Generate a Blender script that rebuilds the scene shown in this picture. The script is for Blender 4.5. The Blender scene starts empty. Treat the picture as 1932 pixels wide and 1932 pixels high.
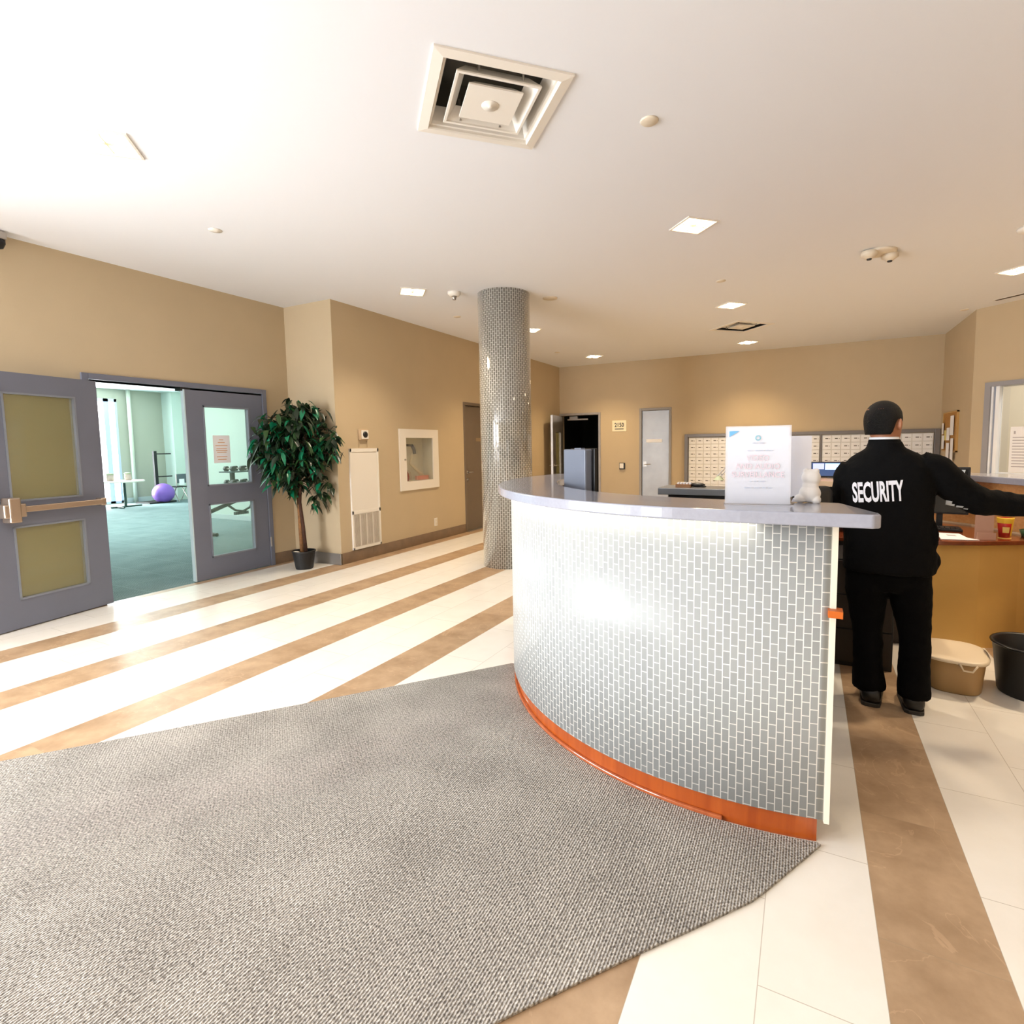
import bpy, bmesh, math, random
from mathutils import Vector, Matrix
random.seed(7)
PI = math.pi
C = bpy.context.scene.collection
sc = bpy.context.scene

# ------------------------------------------------------------------ materials
def lin(c):
    r = []
    for v in c[:3]:
        v /= 255.0
        r.append(v/12.92 if v <= .04045 else ((v+.055)/1.055)**2.4)
    return (*r, 1)
MATS = {}
def mat(name, rgb, rough=.6, metal=0, spec=.5, noise=0, nscale=8, bump=0, bscale=60, trans=0, alpha=1, emit=None, estr=0, coat=0):
    if name in MATS: return MATS[name]
    m = bpy.data.materials.new(name); m.use_nodes = True
    nt = m.node_tree; b = nt.nodes['Principled BSDF']
    b.inputs['Base Color'].default_value = lin(rgb)
    b.inputs['Roughness'].default_value = rough
    b.inputs['Metallic'].default_value = metal
    b.inputs['Specular IOR Level'].default_value = spec
    b.inputs['Coat Weight'].default_value = coat
    if trans: b.inputs['Transmission Weight'].default_value = trans
    if alpha < 1: b.inputs['Alpha'].default_value = alpha
    if emit:
        b.inputs['Emission Color'].default_value = lin(emit); b.inputs['Emission Strength'].default_value = estr
    tc = nt.nodes.new('ShaderNodeTexCoord')
    if noise:
        n = nt.nodes.new('ShaderNodeTexNoise'); n.inputs['Scale'].default_value = nscale; n.inputs['Detail'].default_value = 6
        nt.links.new(tc.outputs['Object'], n.inputs['Vector'])
        r = nt.nodes.new('ShaderNodeValToRGB'); c = lin(rgb)
        r.color_ramp.elements[0].position = .3; r.color_ramp.elements[1].position = .7
        r.color_ramp.elements[0].color = tuple(v*(1-noise) for v in c[:3])+(1,)
        r.color_ramp.elements[1].color = tuple(min(1, v*(1+noise)) for v in c[:3])+(1,)
        nt.links.new(n.outputs['Fac'], r.inputs['Fac']); nt.links.new(r.outputs['Color'], b.inputs['Base Color'])
    if bump:
        n = nt.nodes.new('ShaderNodeTexNoise'); n.inputs['Scale'].default_value = bscale; n.inputs['Detail'].default_value = 4
        nt.links.new(tc.outputs['Object'], n.inputs['Vector'])
        bp = nt.nodes.new('ShaderNodeBump'); bp.inputs['Strength'].default_value = bump; bp.inputs['Distance'].default_value = .01
        nt.links.new(n.outputs['Fac'], bp.inputs['Height']); nt.links.new(bp.outputs['Normal'], b.inputs['Normal'])
    MATS[name] = m
    return m
class NT:
    def __init__(s, m): s.nt = m.node_tree; s.b = s.nt.nodes['Principled BSDF']
    def n(s, t, **k):
        x = s.nt.nodes.new(t)
        for a, v in k.items(): setattr(x, a, v)
        return x
    def l(s, a, b): s.nt.links.new(a, b)
    def math(s, op, a, b=None, c=None):
        x = s.n('ShaderNodeMath', operation=op)
        for i, v in enumerate((a, b, c)):
            if v is None: continue
            if isinstance(v, (int, float)): x.inputs[i].default_value = v
            else: s.l(v, x.inputs[i])
        return x.outputs[0]
    def mix(s, f, a, b):
        x = s.n('ShaderNodeMix', data_type='RGBA')
        for i, v in ((0, f), (6, a), (7, b)):
            if isinstance(v, (int, float)): x.inputs[i].default_value = v
            elif isinstance(v, tuple): x.inputs[i].default_value = v
            else: s.l(v, x.inputs[i])
        return x.outputs[2]

def mosaic(name, tile, grout, rough=.12, pu=.0265, pv=.0495, var=.10, spec=.5, coat=0):
    m = mat(name, tile, rough, spec=spec, coat=coat); t = NT(m)
    uv = t.n('ShaderNodeUVMap'); sp = t.n('ShaderNodeSeparateXYZ'); t.l(uv.outputs[0], sp.inputs[0])
    cb = t.n('ShaderNodeCombineXYZ'); t.l(sp.outputs[1], cb.inputs[0]); t.l(sp.outputs[0], cb.inputs[1])
    br = t.n('ShaderNodeTexBrick', offset=.5, squash=1)
    t.l(cb.outputs[0], br.inputs['Vector'])
    br.inputs['Scale'].default_value = 1; br.inputs['Brick Width'].default_value = pv; br.inputs['Row Height'].default_value = pu
    br.inputs['Mortar Size'].default_value = .0019; br.inputs['Mortar Smooth'].default_value = .15; br.inputs['Bias'].default_value = 0
    a = lin(tile)
    br.inputs['Color1'].default_value = tuple(v*(1-var) for v in a[:3])+(1,)
    br.inputs['Color2'].default_value = tuple(min(1, v*(1+var)) for v in a[:3])+(1,)
    br.inputs['Mortar'].default_value = lin(grout)
    t.l(br.outputs['Color'], t.b.inputs['Base Color'])
    t.l(t.math('MULTIPLY_ADD', br.outputs['Fac'], .6, rough), t.b.inputs['Roughness'])
    nz = t.n('ShaderNodeTexNoise'); nz.inputs['Scale'].default_value = 18; t.l(uv.outputs[0], nz.inputs['Vector'])
    h = t.math('SUBTRACT', t.math('MULTIPLY', nz.outputs['Fac'], .25), br.outputs['Fac'])
    bp = t.n('ShaderNodeBump'); bp.inputs['Strength'].default_value = .22; bp.inputs['Distance'].default_value = .002
    t.l(h, bp.inputs['Height']); t.l(bp.outputs['Normal'], t.b.inputs['Normal'])
    return m

def floor_mat():
    m = mat('stone_floor_tile', (236, 228, 212), .22); t = NT(m)
    tc = t.n('ShaderNodeTexCoord'); sp = t.n('ShaderNodeSeparateXYZ'); t.l(tc.outputs['Object'], sp.inputs[0])
    X = t.math('DIVIDE', t.math('SUBTRACT', sp.outputs[0], .218-300*.3008), .3008)     # tile columns
    k = t.math('FLOOR', X)
    is_b = t.math('LESS_THAN', t.math('MODULO', k, 3), .5)
    par = t.math('MODULO', k, 2)
    Y = t.math('ADD', t.math('DIVIDE', t.math('ADD', sp.outputs[1], 60*.6017-.519), .6017), t.math('MULTIPLY', par, .5))
    fx = t.math('ABSOLUTE', t.math('SUBTRACT', t.math('FRACT', X), .5)); fy = t.math('ABSOLUTE', t.math('SUBTRACT', t.math('FRACT', Y), .5))
    jx = t.math('GREATER_THAN', fx, .5-.0013/.3008); jy = t.math('GREATER_THAN', fy, .5-.0013/.6017)
    joint = t.math('MAXIMUM', jx, jy)
    cell = t.n('ShaderNodeCombineXYZ'); t.l(k, cell.inputs[0]); t.l(t.math('FLOOR', Y), cell.inputs[1])
    wn = t.n('ShaderNodeTexWhiteNoise'); t.l(cell.outputs[0], wn.inputs['Vector'])
    nz = t.n('ShaderNodeTexNoise'); nz.inputs['Scale'].default_value = 5; nz.inputs['Detail'].default_value = 8; nz.inputs['Roughness'].default_value = .62
    ad = t.n('ShaderNodeVectorMath', operation='ADD'); t.l(tc.outputs['Object'], ad.inputs[0]); t.l(wn.outputs['Color'], ad.inputs[1]); t.l(ad.outputs[0], nz.inputs['Vector'])
    rb = t.n('ShaderNodeValToRGB'); e = rb.color_ramp.elements
    e[0].position = .3; e[0].color = lin((152, 123, 93)); e[1].position = .72; e[1].color = lin((188, 159, 127))
    t.l(nz.outputs['Fac'], rb.inputs['Fac'])
    vn = t.n('ShaderNodeTexNoise'); vn.inputs['Scale'].default_value = 2.2; vn.inputs['Detail'].default_value = 6; vn.inputs['Distortion'].default_value = 1.2
    t.l(ad.outputs[0], vn.inputs['Vector'])
    vein = t.math('LESS_THAN', t.math('ABSOLUTE', t.math('SUBTRACT', vn.outputs['Fac'], .5)), .004)
    bro = t.mix(t.math('MULTIPLY', vein, .3), rb.outputs['Color'], lin((205, 172, 138)))
    rc = t.n('ShaderNodeValToRGB'); e = rc.color_ramp.elements
    e[0].position = .25; e[0].color = lin((231, 225, 214)); e[1].position = .8; e[1].color = lin((239, 234, 225))
    t.l(nz.outputs['Fac'], rc.inputs['Fac'])
    col = t.mix(is_b, rc.outputs['Color'], bro)
    col = t.mix(t.math('MULTIPLY', joint, .55), col, lin((150, 132, 108)))
    t.l(col, t.b.inputs['Base Color'])
    t.l(t.math('MULTIPLY_ADD', is_b, .2, .24), t.b.inputs['Roughness'])
    return m

def carpet(name, c0, c1, pitch=.009, bump=.9, grid=0):
    m = mat(name, c0, .95, spec=.1); t = NT(m)
    tc = t.n('ShaderNodeTexCoord'); sp = t.n('ShaderNodeSeparateXYZ'); t.l(tc.outputs['Object'], sp.inputs[0])
    row = t.math('DIVIDE', sp.outputs[0], pitch); ri = t.math('FLOOR', row)
    rib = t.math('SINE', t.math('MULTIPLY', row, 2*PI))
    stag = t.math('MULTIPLY', t.math('MODULO', ri, 2), PI)
    loop = t.math('SINE', t.math('ADD', t.math('MULTIPLY', sp.outputs[1], 2*PI/(pitch*1.5)), stag))
    h = t.math('ADD', t.math('MULTIPLY', rib, .6), t.math('MULTIPLY', loop, .4))
    nz = t.n('ShaderNodeTexNoise'); nz.inputs['Scale'].default_value = 110; nz.inputs['Detail'].default_value = 3; t.l(tc.outputs['Object'], nz.inputs['Vector'])
    n2 = t.n('ShaderNodeTexNoise'); n2.inputs['Scale'].default_value = 3; t.l(tc.outputs['Object'], n2.inputs['Vector'])
    f = t.math('ADD', t.math('MULTIPLY_ADD', h, .22, .5), t.math('MULTIPLY_ADD', nz.outputs['Fac'], 1.9, -.95))
    f = t.math('ADD', f, t.math('MULTIPLY_ADD', n2.outputs['Fac'], .5, -.25))
    r = t.n('ShaderNodeValToRGB'); r.color_ramp.elements[0].position = .1; r.color_ramp.elements[1].position = .95
    r.color_ramp.elements[0].color = lin(c0); r.color_ramp.elements[1].color = lin(c1)
    t.l(f, r.inputs['Fac']); col = r.outputs['Color']
    if grid:
        gx = t.math('LESS_THAN', t.math('FRACT', t.math('DIVIDE', sp.outputs[0], grid)), .04)
        gy = t.math('LESS_THAN', t.math('FRACT', t.math('DIVIDE', sp.outputs[1], grid)), .04)
        col = t.mix(t.math('MULTIPLY', t.math('MAXIMUM', gx, gy), .35), col, lin(c1))
    t.l(col, t.b.inputs['Base Color'])
    bp = t.n('ShaderNodeBump'); bp.inputs['Strength'].default_value = bump; bp.inputs['Distance'].default_value = .004
    t.l(t.math('ADD', h, t.math('MULTIPLY', nz.outputs['Fac'], 2)), bp.inputs['Height']); t.l(bp.outputs['Normal'], t.b.inputs['Normal'])
    return m

def wood(name, a, b, rough=.25, coat=.4, axis=0, sc_=1.):
    m = mat(name, a, rough, coat=coat); t = NT(m)
    tc = t.n('ShaderNodeTexCoord'); mp = t.n('ShaderNodeMapping'); s = [14*sc_]*3; s[axis] = 1.2*sc_; mp.inputs['Scale'].default_value = s
    t.l(tc.outputs['Object'], mp.inputs[0]); nz = t.n('ShaderNodeTexNoise'); nz.inputs['Scale'].default_value = 3; nz.inputs['Detail'].default_value = 7; nz.inputs['Distortion'].default_value = .6
    t.l(mp.outputs[0], nz.inputs['Vector']); r = t.n('ShaderNodeValToRGB')
    r.color_ramp.elements[0].position = .3; r.color_ramp.elements[1].position = .7
    r.color_ramp.elements[0].color = lin(a); r.color_ramp.elements[1].color = lin(b)
    t.l(nz.outputs['Fac'], r.inputs['Fac']); t.l(r.outputs['Color'], t.b.inputs['Base Color'])
    return m

WALL = mat('tan_wall_paint', (192, 173, 142), .7, noise=.02, nscale=3, bump=.05, bscale=180)
CEIL = mat('white_ceiling_paint', (230, 231, 235), .85, bump=.03, bscale=150)
WHITE = mat('white_painted_metal', (232, 226, 216), .45)
FLOOR = floor_mat()
GREYM = mat('grey_door_paint', (112, 116, 132), .4, noise=.03, nscale=5)
BROWNG = mat('taupe_door_paint', (112, 98, 84), .4, noise=.03, nscale=5)
STEEL = mat('brushed_steel', (178, 172, 165), .32, metal=.85, noise=.06, nscale=20)
SKIRT = mat('brown_stone_skirting', (126, 104, 82), .35, noise=.12, nscale=9)
BLACK = mat('black_plastic', (18, 18, 20), .45)
DARK = mat('unlit_room_black', (10, 10, 10), .9)
GLASS = mat('clear_glass', (235, 245, 240), .02, trans=1.0, alpha=.22)
GLASSY = mat('yellowish_glass', (150, 146, 104), .05, alpha=.5, spec=.6)
GLASSG = mat('mint_glass', (180, 215, 200), .04, alpha=.16, spec=.6)
PAPER = mat('white_paper', (238, 238, 242), .7)
INK = mat('dark_ink', (60, 60, 64), .8)
SLAB = mat('grey_quartz_countertop', (158, 160, 172), .16, noise=.04, nscale=60, coat=.3)

# ------------------------------------------------------------------ mesh helpers
def B(): return bmesh.new()
def box(bm, x0, x1, y0, y1, z0, z1, M=None):
    vs = [bm.verts.new(Vector(p)) for p in ((x0,y0,z0),(x1,y0,z0),(x1,y1,z0),(x0,y1,z0),(x0,y0,z1),(x1,y0,z1),(x1,y1,z1),(x0,y1,z1))]
    if M is not None:
        for v in vs: v.co = M @ v.co
    for f in ((0,3,2,1),(4,5,6,7),(0,1,5,4),(1,2,6,5),(2,3,7,6),(3,0,4,7)): bm.faces.new([vs[i] for i in f])
    return bm
def prism(bm, pts, z0, z1, M=None):
    a = [bm.verts.new((x, y, z0)) for x, y in pts]; b = [bm.verts.new((x, y, z1)) for x, y in pts]
    if M is not None:
        for v in a+b: v.co = M @ v.co
    n = len(pts); bm.faces.new(a[::-1]); bm.faces.new(b)
    for i in range(n): bm.faces.new((a[i], a[(i+1) % n], b[(i+1) % n], b[i]))
    return bm
def lathe(bm, prof, cx=0, cy=0, n=32, M=None, cap=True):
    rings = []
    for r, z in prof:
        ring = [bm.verts.new((cx+r*math.cos(2*PI*i/n), cy+r*math.sin(2*PI*i/n), z)) for i in range(n)]
        if M is not None:
            for v in ring: v.co = M @ v.co
        rings.append(ring)
    for a, b in zip(rings, rings[1:]):
        for i in range(n): bm.faces.new((a[i], a[(i+1) % n], b[(i+1) % n], b[i]))
    if cap: bm.faces.new(rings[0][::-1]); bm.faces.new(rings[-1])
    return bm
def tube(bm, pts, r, n=10, cap=True):
    pts = [Vector(p) for p in pts]; rs = r if isinstance(r, (list, tuple)) else [r]*len(pts)
    rings = []; up = None
    for i, p in enumerate(pts):
        d = (pts[min(i+1, len(pts)-1)]-pts[max(i-1, 0)]).normalized()
        if up is None: up = Vector((0,0,1)) if abs(d.z) < .9 else Vector((1,0,0))
        s = d.cross(up).normalized(); u = s.cross(d).normalized(); up = u
        rings.append([bm.verts.new(p+(s*math.cos(2*PI*k/n)+u*math.sin(2*PI*k/n))*rs[i]) for k in range(n)])
    for a, b in zip(rings, rings[1:]):
        for k in range(n): bm.faces.new((a[k], a[(k+1) % n], b[(k+1) % n], b[k]))
    if cap: bm.faces.new(rings[0][::-1]); bm.faces.new(rings[-1])
    return bm
def loft(bm, secs, n=24, cap=True):
    """secs: (centre Vector, axis u vector * half width, axis v vector * half depth[, superellipse power])"""
    rings = []
    for s in secs:
        c, u, v = (Vector(x) for x in s[:3]); p = s[3] if len(s) > 3 else 2
        ring = []
        for k in range(n):
            a = 2*PI*k/n; ca, sa = math.cos(a), math.sin(a)
            x = math.copysign(abs(ca)**(2/p), ca); y = math.copysign(abs(sa)**(2/p), sa)
            ring.append(bm.verts.new(c+u*x+v*y))
        rings.append(ring)
    for a, b in zip(rings, rings[1:]):
        for k in range(n): bm.faces.new((a[k], a[(k+1) % n], b[(k+1) % n], b[k]))
    if cap: bm.faces.new(rings[0][::-1]); bm.faces.new(rings[-1])
    return bm
def sqrings(bm, prof, close=True):
    rings = [[bm.verts.new((sx*h, sy*h, z)) for sx, sy in ((-1,-1),(1,-1),(1,1),(-1,1))] for h, z in prof]
    m = len(rings)
    for i in range(m if close else m-1):
        a, b = rings[i], rings[(i+1) % m]
        for k in range(4): bm.faces.new((a[k], a[(k+1) % 4], b[(k+1) % 4], b[k]))
    return bm
def cells(s0, s1, z0, z1, holes):
    S = sorted({s0, s1, *[h[0] for h in holes], *[h[1] for h in holes]}); Z = sorted({z0, z1, *[h[2] for h in holes], *[h[3] for h in holes]})
    for a, b in zip(S, S[1:]):
        for c, d in zip(Z, Z[1:]):
            ms, mz = (a+b)/2, (c+d)/2
            if not any(h[0] < ms < h[1] and h[2] < mz < h[3] for h in holes): yield a, b, c, d

def ob(name, bm, m, parent=None, world=True, smooth=False, bevel=0, mods=None, M=None, seg=2):
    if M is not None: bmesh.ops.transform(bm, matrix=M, verts=bm.verts)
    if parent is not None and world:
        p = parent; off = Vector((0,0,0))
        while p is not None: off += p.location; p = p.parent
        bmesh.ops.translate(bm, vec=-off, verts=bm.verts)
    bmesh.ops.recalc_face_normals(bm, faces=bm.faces)
    me = bpy.data.meshes.new(name); bm.to_mesh(me); bm.free()
    for mm in (m if isinstance(m, list) else [m]): me.materials.append(mm)
    if smooth: me.polygons.foreach_set('use_smooth', [True]*len(me.polygons))
    o = bpy.data.objects.new(name, me); C.objects.link(o)
    if parent is not None: o.parent = parent
    if bevel:
        b = o.modifiers.new('bevel', 'BEVEL'); b.width = bevel; b.segments = seg; b.limit_method = 'ANGLE'; b.angle_limit = .6
    return o
def bake(o, smooth=True):
    dg = bpy.context.evaluated_depsgraph_get(); dg.update()
    me = bpy.data.meshes.new_from_object(o.evaluated_get(dg)); o.modifiers.clear(); o.data = me
    if smooth: me.polygons.foreach_set('use_smooth', [True]*len(me.polygons))
    return o
def thing(name, label, cat, loc=(0,0,0), rz=0, group=None):
    o = bpy.data.objects.new(name, None); C.objects.link(o); o.location = loc; o.rotation_euler = (0,0,rz); o.empty_display_size = .1
    o['label'] = label; o['category'] = cat
    if group: o['group'] = group
    return o
def tag(o, label, cat, group=None, kind=None):
    o['label'] = label; o['category'] = cat
    if group: o['group'] = group
    if kind: o['kind'] = kind
    return o
def struct(name, bm, m, parent=None, label=None, **k):
    o = ob(name, bm, m, parent, **k)
    if parent is None: o['kind'] = 'structure'
    if label: o['label'] = label
    return o
def sempty(name, loc=(0,0,0), label=None):
    o = bpy.data.objects.new(name, None); C.objects.link(o); o.location = loc; o['kind'] = 'structure'; o.empty_display_size = .1
    if label: o['label'] = label
    return o
def dup(root, loc, rz=None, label=None):
    r = root.copy(); C.objects.link(r); r.location = loc
    if rz is not None: r.rotation_euler = (0,0,rz)
    if label: r['label'] = label
    for ch in list(root.children):
        c = ch.copy(); C.objects.link(c); c.parent = r
        for g in list(ch.children):
            d = g.copy(); C.objects.link(d); d.parent = c
    return r
def text(name, s, size, m, parent, M, sx=1, ext=.001, off=0, align='CENTER', space=1):
    cu = bpy.data.curves.new(name, 'FONT'); cu.body = s; cu.size = size; cu.extrude = ext; cu.offset = off
    cu.align_x = align; cu.align_y = 'CENTER'; cu.space_character = space; cu.resolution_u = 3
    t = bpy.data.objects.new('tmp', cu); C.objects.link(t)
    dg = bpy.context.evaluated_depsgraph_get(); dg.update()
    me = bpy.data.meshes.new_from_object(t.evaluated_get(dg)); bpy.data.objects.remove(t)
    me.transform(Matrix.Diagonal((sx, 1, 1, 1))); me.transform(M)
    if parent is not None:
        p = parent; off_ = Vector((0,0,0))
        while p is not None: off_ += p.location; p = p.parent
        me.transform(Matrix.Translation(-off_))
    me.name = name; me.materials.clear(); me.materials.append(m)
    o = bpy.data.objects.new(name, me); C.objects.link(o); o.parent = parent
    return o
def uvarc(o, cx, cy, r):
    me = o.data; uvl = me.uv_layers.new(name='UVMap')
    for p in me.polygons:
        us = []
        for li in p.loop_indices:
            v = me.vertices[me.loops[li].vertex_index].co
            us.append(math.atan2(v.y-cy, v.x-cx) % (2*PI))
        wrap = max(us)-min(us) > PI
        for li, u in zip(p.loop_indices, us):
            v = me.vertices[me.loops[li].vertex_index].co
            if wrap and u < PI: u += 2*PI
            uvl.data[li].uv = (u*r, v.z)
def frame_mat(o, x, z):   # basis with given x axis, z axis
    x = Vector(x).normalized(); z = Vector(z).normalized(); y = z.cross(x)
    return Matrix(((x.x,y.x,z.x,o[0]),(x.y,y.y,z.y,o[1]),(x.z,y.z,z.z,o[2]),(0,0,0,1)))

# ------------------------------------------------------------------ camera
cam = bpy.data.objects.new('camera', bpy.data.cameras.new('camera')); C.objects.link(cam); sc.camera = cam
R = ((.8917,.025,-.4519),(.4523,-.0818,.8881),(-.0148,-.9963,-.0842))
cam.matrix_world = Matrix(((R[0][0],-R[0][1],-R[0][2],0),(R[1][0],-R[1][1],-R[1][2],0),(R[2][0],-R[2][1],-R[2][2],1.43),(0,0,0,1)))
cam.data.sensor_width = 36; cam.data.lens = 1012.64/1932*36
cam.data.shift_x = (966-1007.97)/1932; cam.data.shift_y = (926.75-966)/1932
cam.data.clip_start = .05; cam.data.clip_end = 100

# ------------------------------------------------------------------ room shell
CZ = 3.2
XL, XB, YJ, YB = -5.9, -5.09, 4.74, 11.35
XE, YS = 5.2, -4.2
struct('floor', box(B(), -5.9, 8, YS, 12.5, -.1, 0), FLOOR)
bm = B(); box(bm, -17.2, -5.9, -1.5, 10.2, -.1, 0)
struct('floor_gym', bm, carpet('teal_gym_carpet', (84, 106, 108), (142, 162, 162), .02, .4, .5))
bm = B(); box(bm, -6.1, 8.5, YS-.2, 12.6, CZ, CZ+.35)
ceil = struct('ceiling', bm, CEIL)
cut = B(); R45 = Matrix.Rotation(PI/4, 4, 'Z')
for (x, y) in ((-1.51, 2.53), (-.95, 8.92)):
    box(cut, -.28, .28, -.28, .28, CZ-.05, CZ+.26, Matrix.Translation((x, y, 0)) @ R45)
cutter = ob('cutter', cut, CEIL)
mod = ceil.modifiers.new('b', 'BOOLEAN'); mod.object = cutter; mod.solver = 'EXACT'
bake(ceil, smooth=False); bpy.data.objects.remove(cutter)

bm = B()
for a, b, c, d in cells(YS, YJ+.2, 0, CZ, [(-3.6, .15, .05, 3.0), (2.60, 4.36, 0, 2.10)]): box(bm, XL-.2, XL, a, b, c, d)
struct('wall_left', bm, WALL)
bm = B(); box(bm, XL, XB, YJ, YJ+.2, 0, CZ); struct('wall_return', bm, WALL)
bm = B()
for a, b, c, d in cells(YJ+.2, YB, 0, CZ, [(5.97, 6.61, .93, 1.58), (7.50, 8.42, 0, 2.12)]): box(bm, XB-.2, XB, a, b, c, d)
box(bm, XB-.24, XB-.2, 5.9, 6.7, .85, 1.65)
struct('wall_corridor', bm, WALL)
bm = B()
for a, b, c, d in cells(XB-.2, 2.22, 0, CZ, [(-5.05, -4.15, 0, 2.10), (-3.17, -2.59, 0, 2.14)]): box(bm, a, b, YB, YB+.15, c, d)
struct('wall_back', bm, WALL)
bm = B(); box(bm, 2.02, 2.22, 9.47, YB, 0, CZ); struct('wall_right', bm, WALL)
MA = Matrix.Translation((2.02, 9.47, 0)) @ Matrix.Rotation(-PI/4, 4, 'Z')      # local x runs along the angled wall
bm = B()
for a, b, c, d in cells(0, 5.4, 0, CZ, [(.20, 2.1, .92, 2.14)]): box(bm, a, b, 0, .2, c, d, MA)
struct('wall_angled', bm, WALL)
bm = B(); box(bm, XE, XE+.2, YS, 6.3, 0, CZ); struct('wall_east', bm, WALL)
bm = B()
for a, b, c, d in cells(XL-.2, XE+.2, 0, CZ, [(-5.7, -4.1, .05, 3.0)]): box(bm, a, b, YS-.2, YS, c, d)
struct('wall_front', bm, WALL)
# room behind the open grey door, its darkness painted on as black walls
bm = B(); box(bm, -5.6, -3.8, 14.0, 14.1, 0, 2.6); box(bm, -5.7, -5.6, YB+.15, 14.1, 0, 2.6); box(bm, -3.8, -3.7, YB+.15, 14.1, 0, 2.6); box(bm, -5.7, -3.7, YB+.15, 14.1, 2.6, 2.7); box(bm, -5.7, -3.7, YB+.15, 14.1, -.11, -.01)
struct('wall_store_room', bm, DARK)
# room behind the angled window
bm = B(); OFFW = mat('office_wall_paint', (214, 204, 184), .8)
box(bm, -.6, 5.2, 2.4, 2.5, 0, CZ, MA); box(bm, -.1, 0, .2, 2.4, 0, CZ, MA); box(bm, 4.4, 4.5, .2, 2.4, 0, CZ, MA)
struct('wall_office', bm, OFFW)

# skirting
def strip(name, pts, h=.14, t=.012, m=SKIRT):
    bm = B()
    for (p, q) in pts:
        p = Vector((*p, 0)); q = Vector((*q, 0)); L = (q-p).length; n = max(1, round(L/.6))
        M = frame_mat(p, q-p, (0,0,1))
        for i in range(n): box(bm, L*i/n+.001, L*(i+1)/n-.001, 0, t, 0, h, M)
    return struct(name, bm, m, bevel=.002)
strip('baseboard_left', [((XL, YJ), (XL, 4.41)), ((XL, 2.5), (XL, .2))])
strip('baseboard_return', [((XB+.012, YJ-.013), (XL, YJ-.013))], m=mat('steel_skirting', (150, 146, 142), .3, metal=.5))
strip('baseboard_corridor', [((XB, 7.44), (XB, YJ)), ((XB, YB), (XB, 8.5))])
strip('baseboard_back', [((2.0, YB), (-2.55, YB)), ((-3.24, YB), (-4.1, YB))])

# ------------------------------------------------------------------ windows (behind the camera and in the angled wall)
FRM = mat('window_frame_paint', (120, 120, 124), .4)
def big_window(name, M, w, h, nmul):
    e = sempty(name, M.translation)
    bm = B()
    for a, b, c, d in ((0, w, 0, .06), (0, w, h-.06, h)): box(bm, a, b, -.05, .05, c, d, M)
    for i in range(nmul+1):
        x = w*i/nmul; box(bm, max(0, x-.035), min(w, x+.035), -.05, .05, 0, h, M)
    ob('window_frame', bm, FRM, e)
    return e
big_window('window_2', frame_mat((XL-.1, -3.6, .05), (0,1,0), (0,0,1)), 3.75, 2.95, 4)
big_window('window_3', frame_mat((-5.7, YS-.1, .05), (1,0,0), (0,0,1)), 1.6, 2.95, 2)
# angled window
w1 = sempty('window_1', (2.16, 9.33, 0.9), 'interior office window in the angled wall with a grey metal frame')
bm = B()
for a, b, c, d in ((.165, .235, .88, 2.19), (2.06, 2.15, .88, 2.2), (.235, 2.06, 2.13, 2.19), (.24, 2.06, .88, .95)): box(bm, a, b, -.02, .22, c, d, MA)
ob('window_frame', bm, mat('light_grey_frame', (150, 150, 156), .4), w1)
bm = B(); box(bm, .238, .262, .0, .07, .95, 2.13, MA); box(bm, .292, .335, .0, .07, .95, 2.13, MA); box(bm, .335, 2.06, .03, .07, .95, .985, MA)
ob('sash', bm, mat('white_vinyl', (240, 244, 250), .3), w1)
ob('sash_gap', box(B(), .262, .292, .02, .07, .95, 2.13, MA), mat('blue_grey_channel', (150, 158, 176), .5), w1)
bm = B(); box(bm, .335, 2.06, .05, .056, .985, 2.13, MA); ob('pane', bm, GLASS, w1)
bm = B(); box(bm, .2, 2.1, -.12, .2, .86, .88, MA); ob('window_sill', bm, WHITE, w1)

# ------------------------------------------------------------------ doors
def trim3(bm, ax, s0, s1, z1, w=.05, d0=-.02, d1=.015, pos=0):
    """door frame; ax 'y' = wall with x const"""
    for a, b, c, d in ((s0-w, s0, 0, z1+w), (s1, s1+w, 0, z1+w), (s0, s1, z1, z1+w)):
        if ax == 'y': box(bm, pos+d0, pos+d1, a, b, c, d)
        else: box(bm, a, b, pos+d0, pos+d1, c, d)
    return bm
struct('trim_1', trim3(B(), 'y', 2.60, 4.36, 2.10, .055, -.2, .02, XL), GREYM, bevel=.003)
struct('trim_2', trim3(B(), 'y', 7.50, 8.42, 2.12, .05, -.1, .012, XB), BROWNG, bevel=.003)
struct('trim_3', trim3(B(), 'x', -5.05, -4.15, 2.10, .05, -.02, .12, YB), STEEL, bevel=.003)
struct('trim_4', trim3(B(), 'x', -3.17, -2.59, 2.14, .05, -.02, .1, YB), mat('grey_frame_paint', (146, 142, 138), .45), bevel=.003)
def leaf(bm, L, h, t, holes):
    for a, b, c, d in cells(0, L, .01, h, holes): box(bm, a, b, 0, t, c, d)
G1, G2 = (.17, .70, 1.04, 1.92), (.17, .70, .24, .84)
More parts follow.
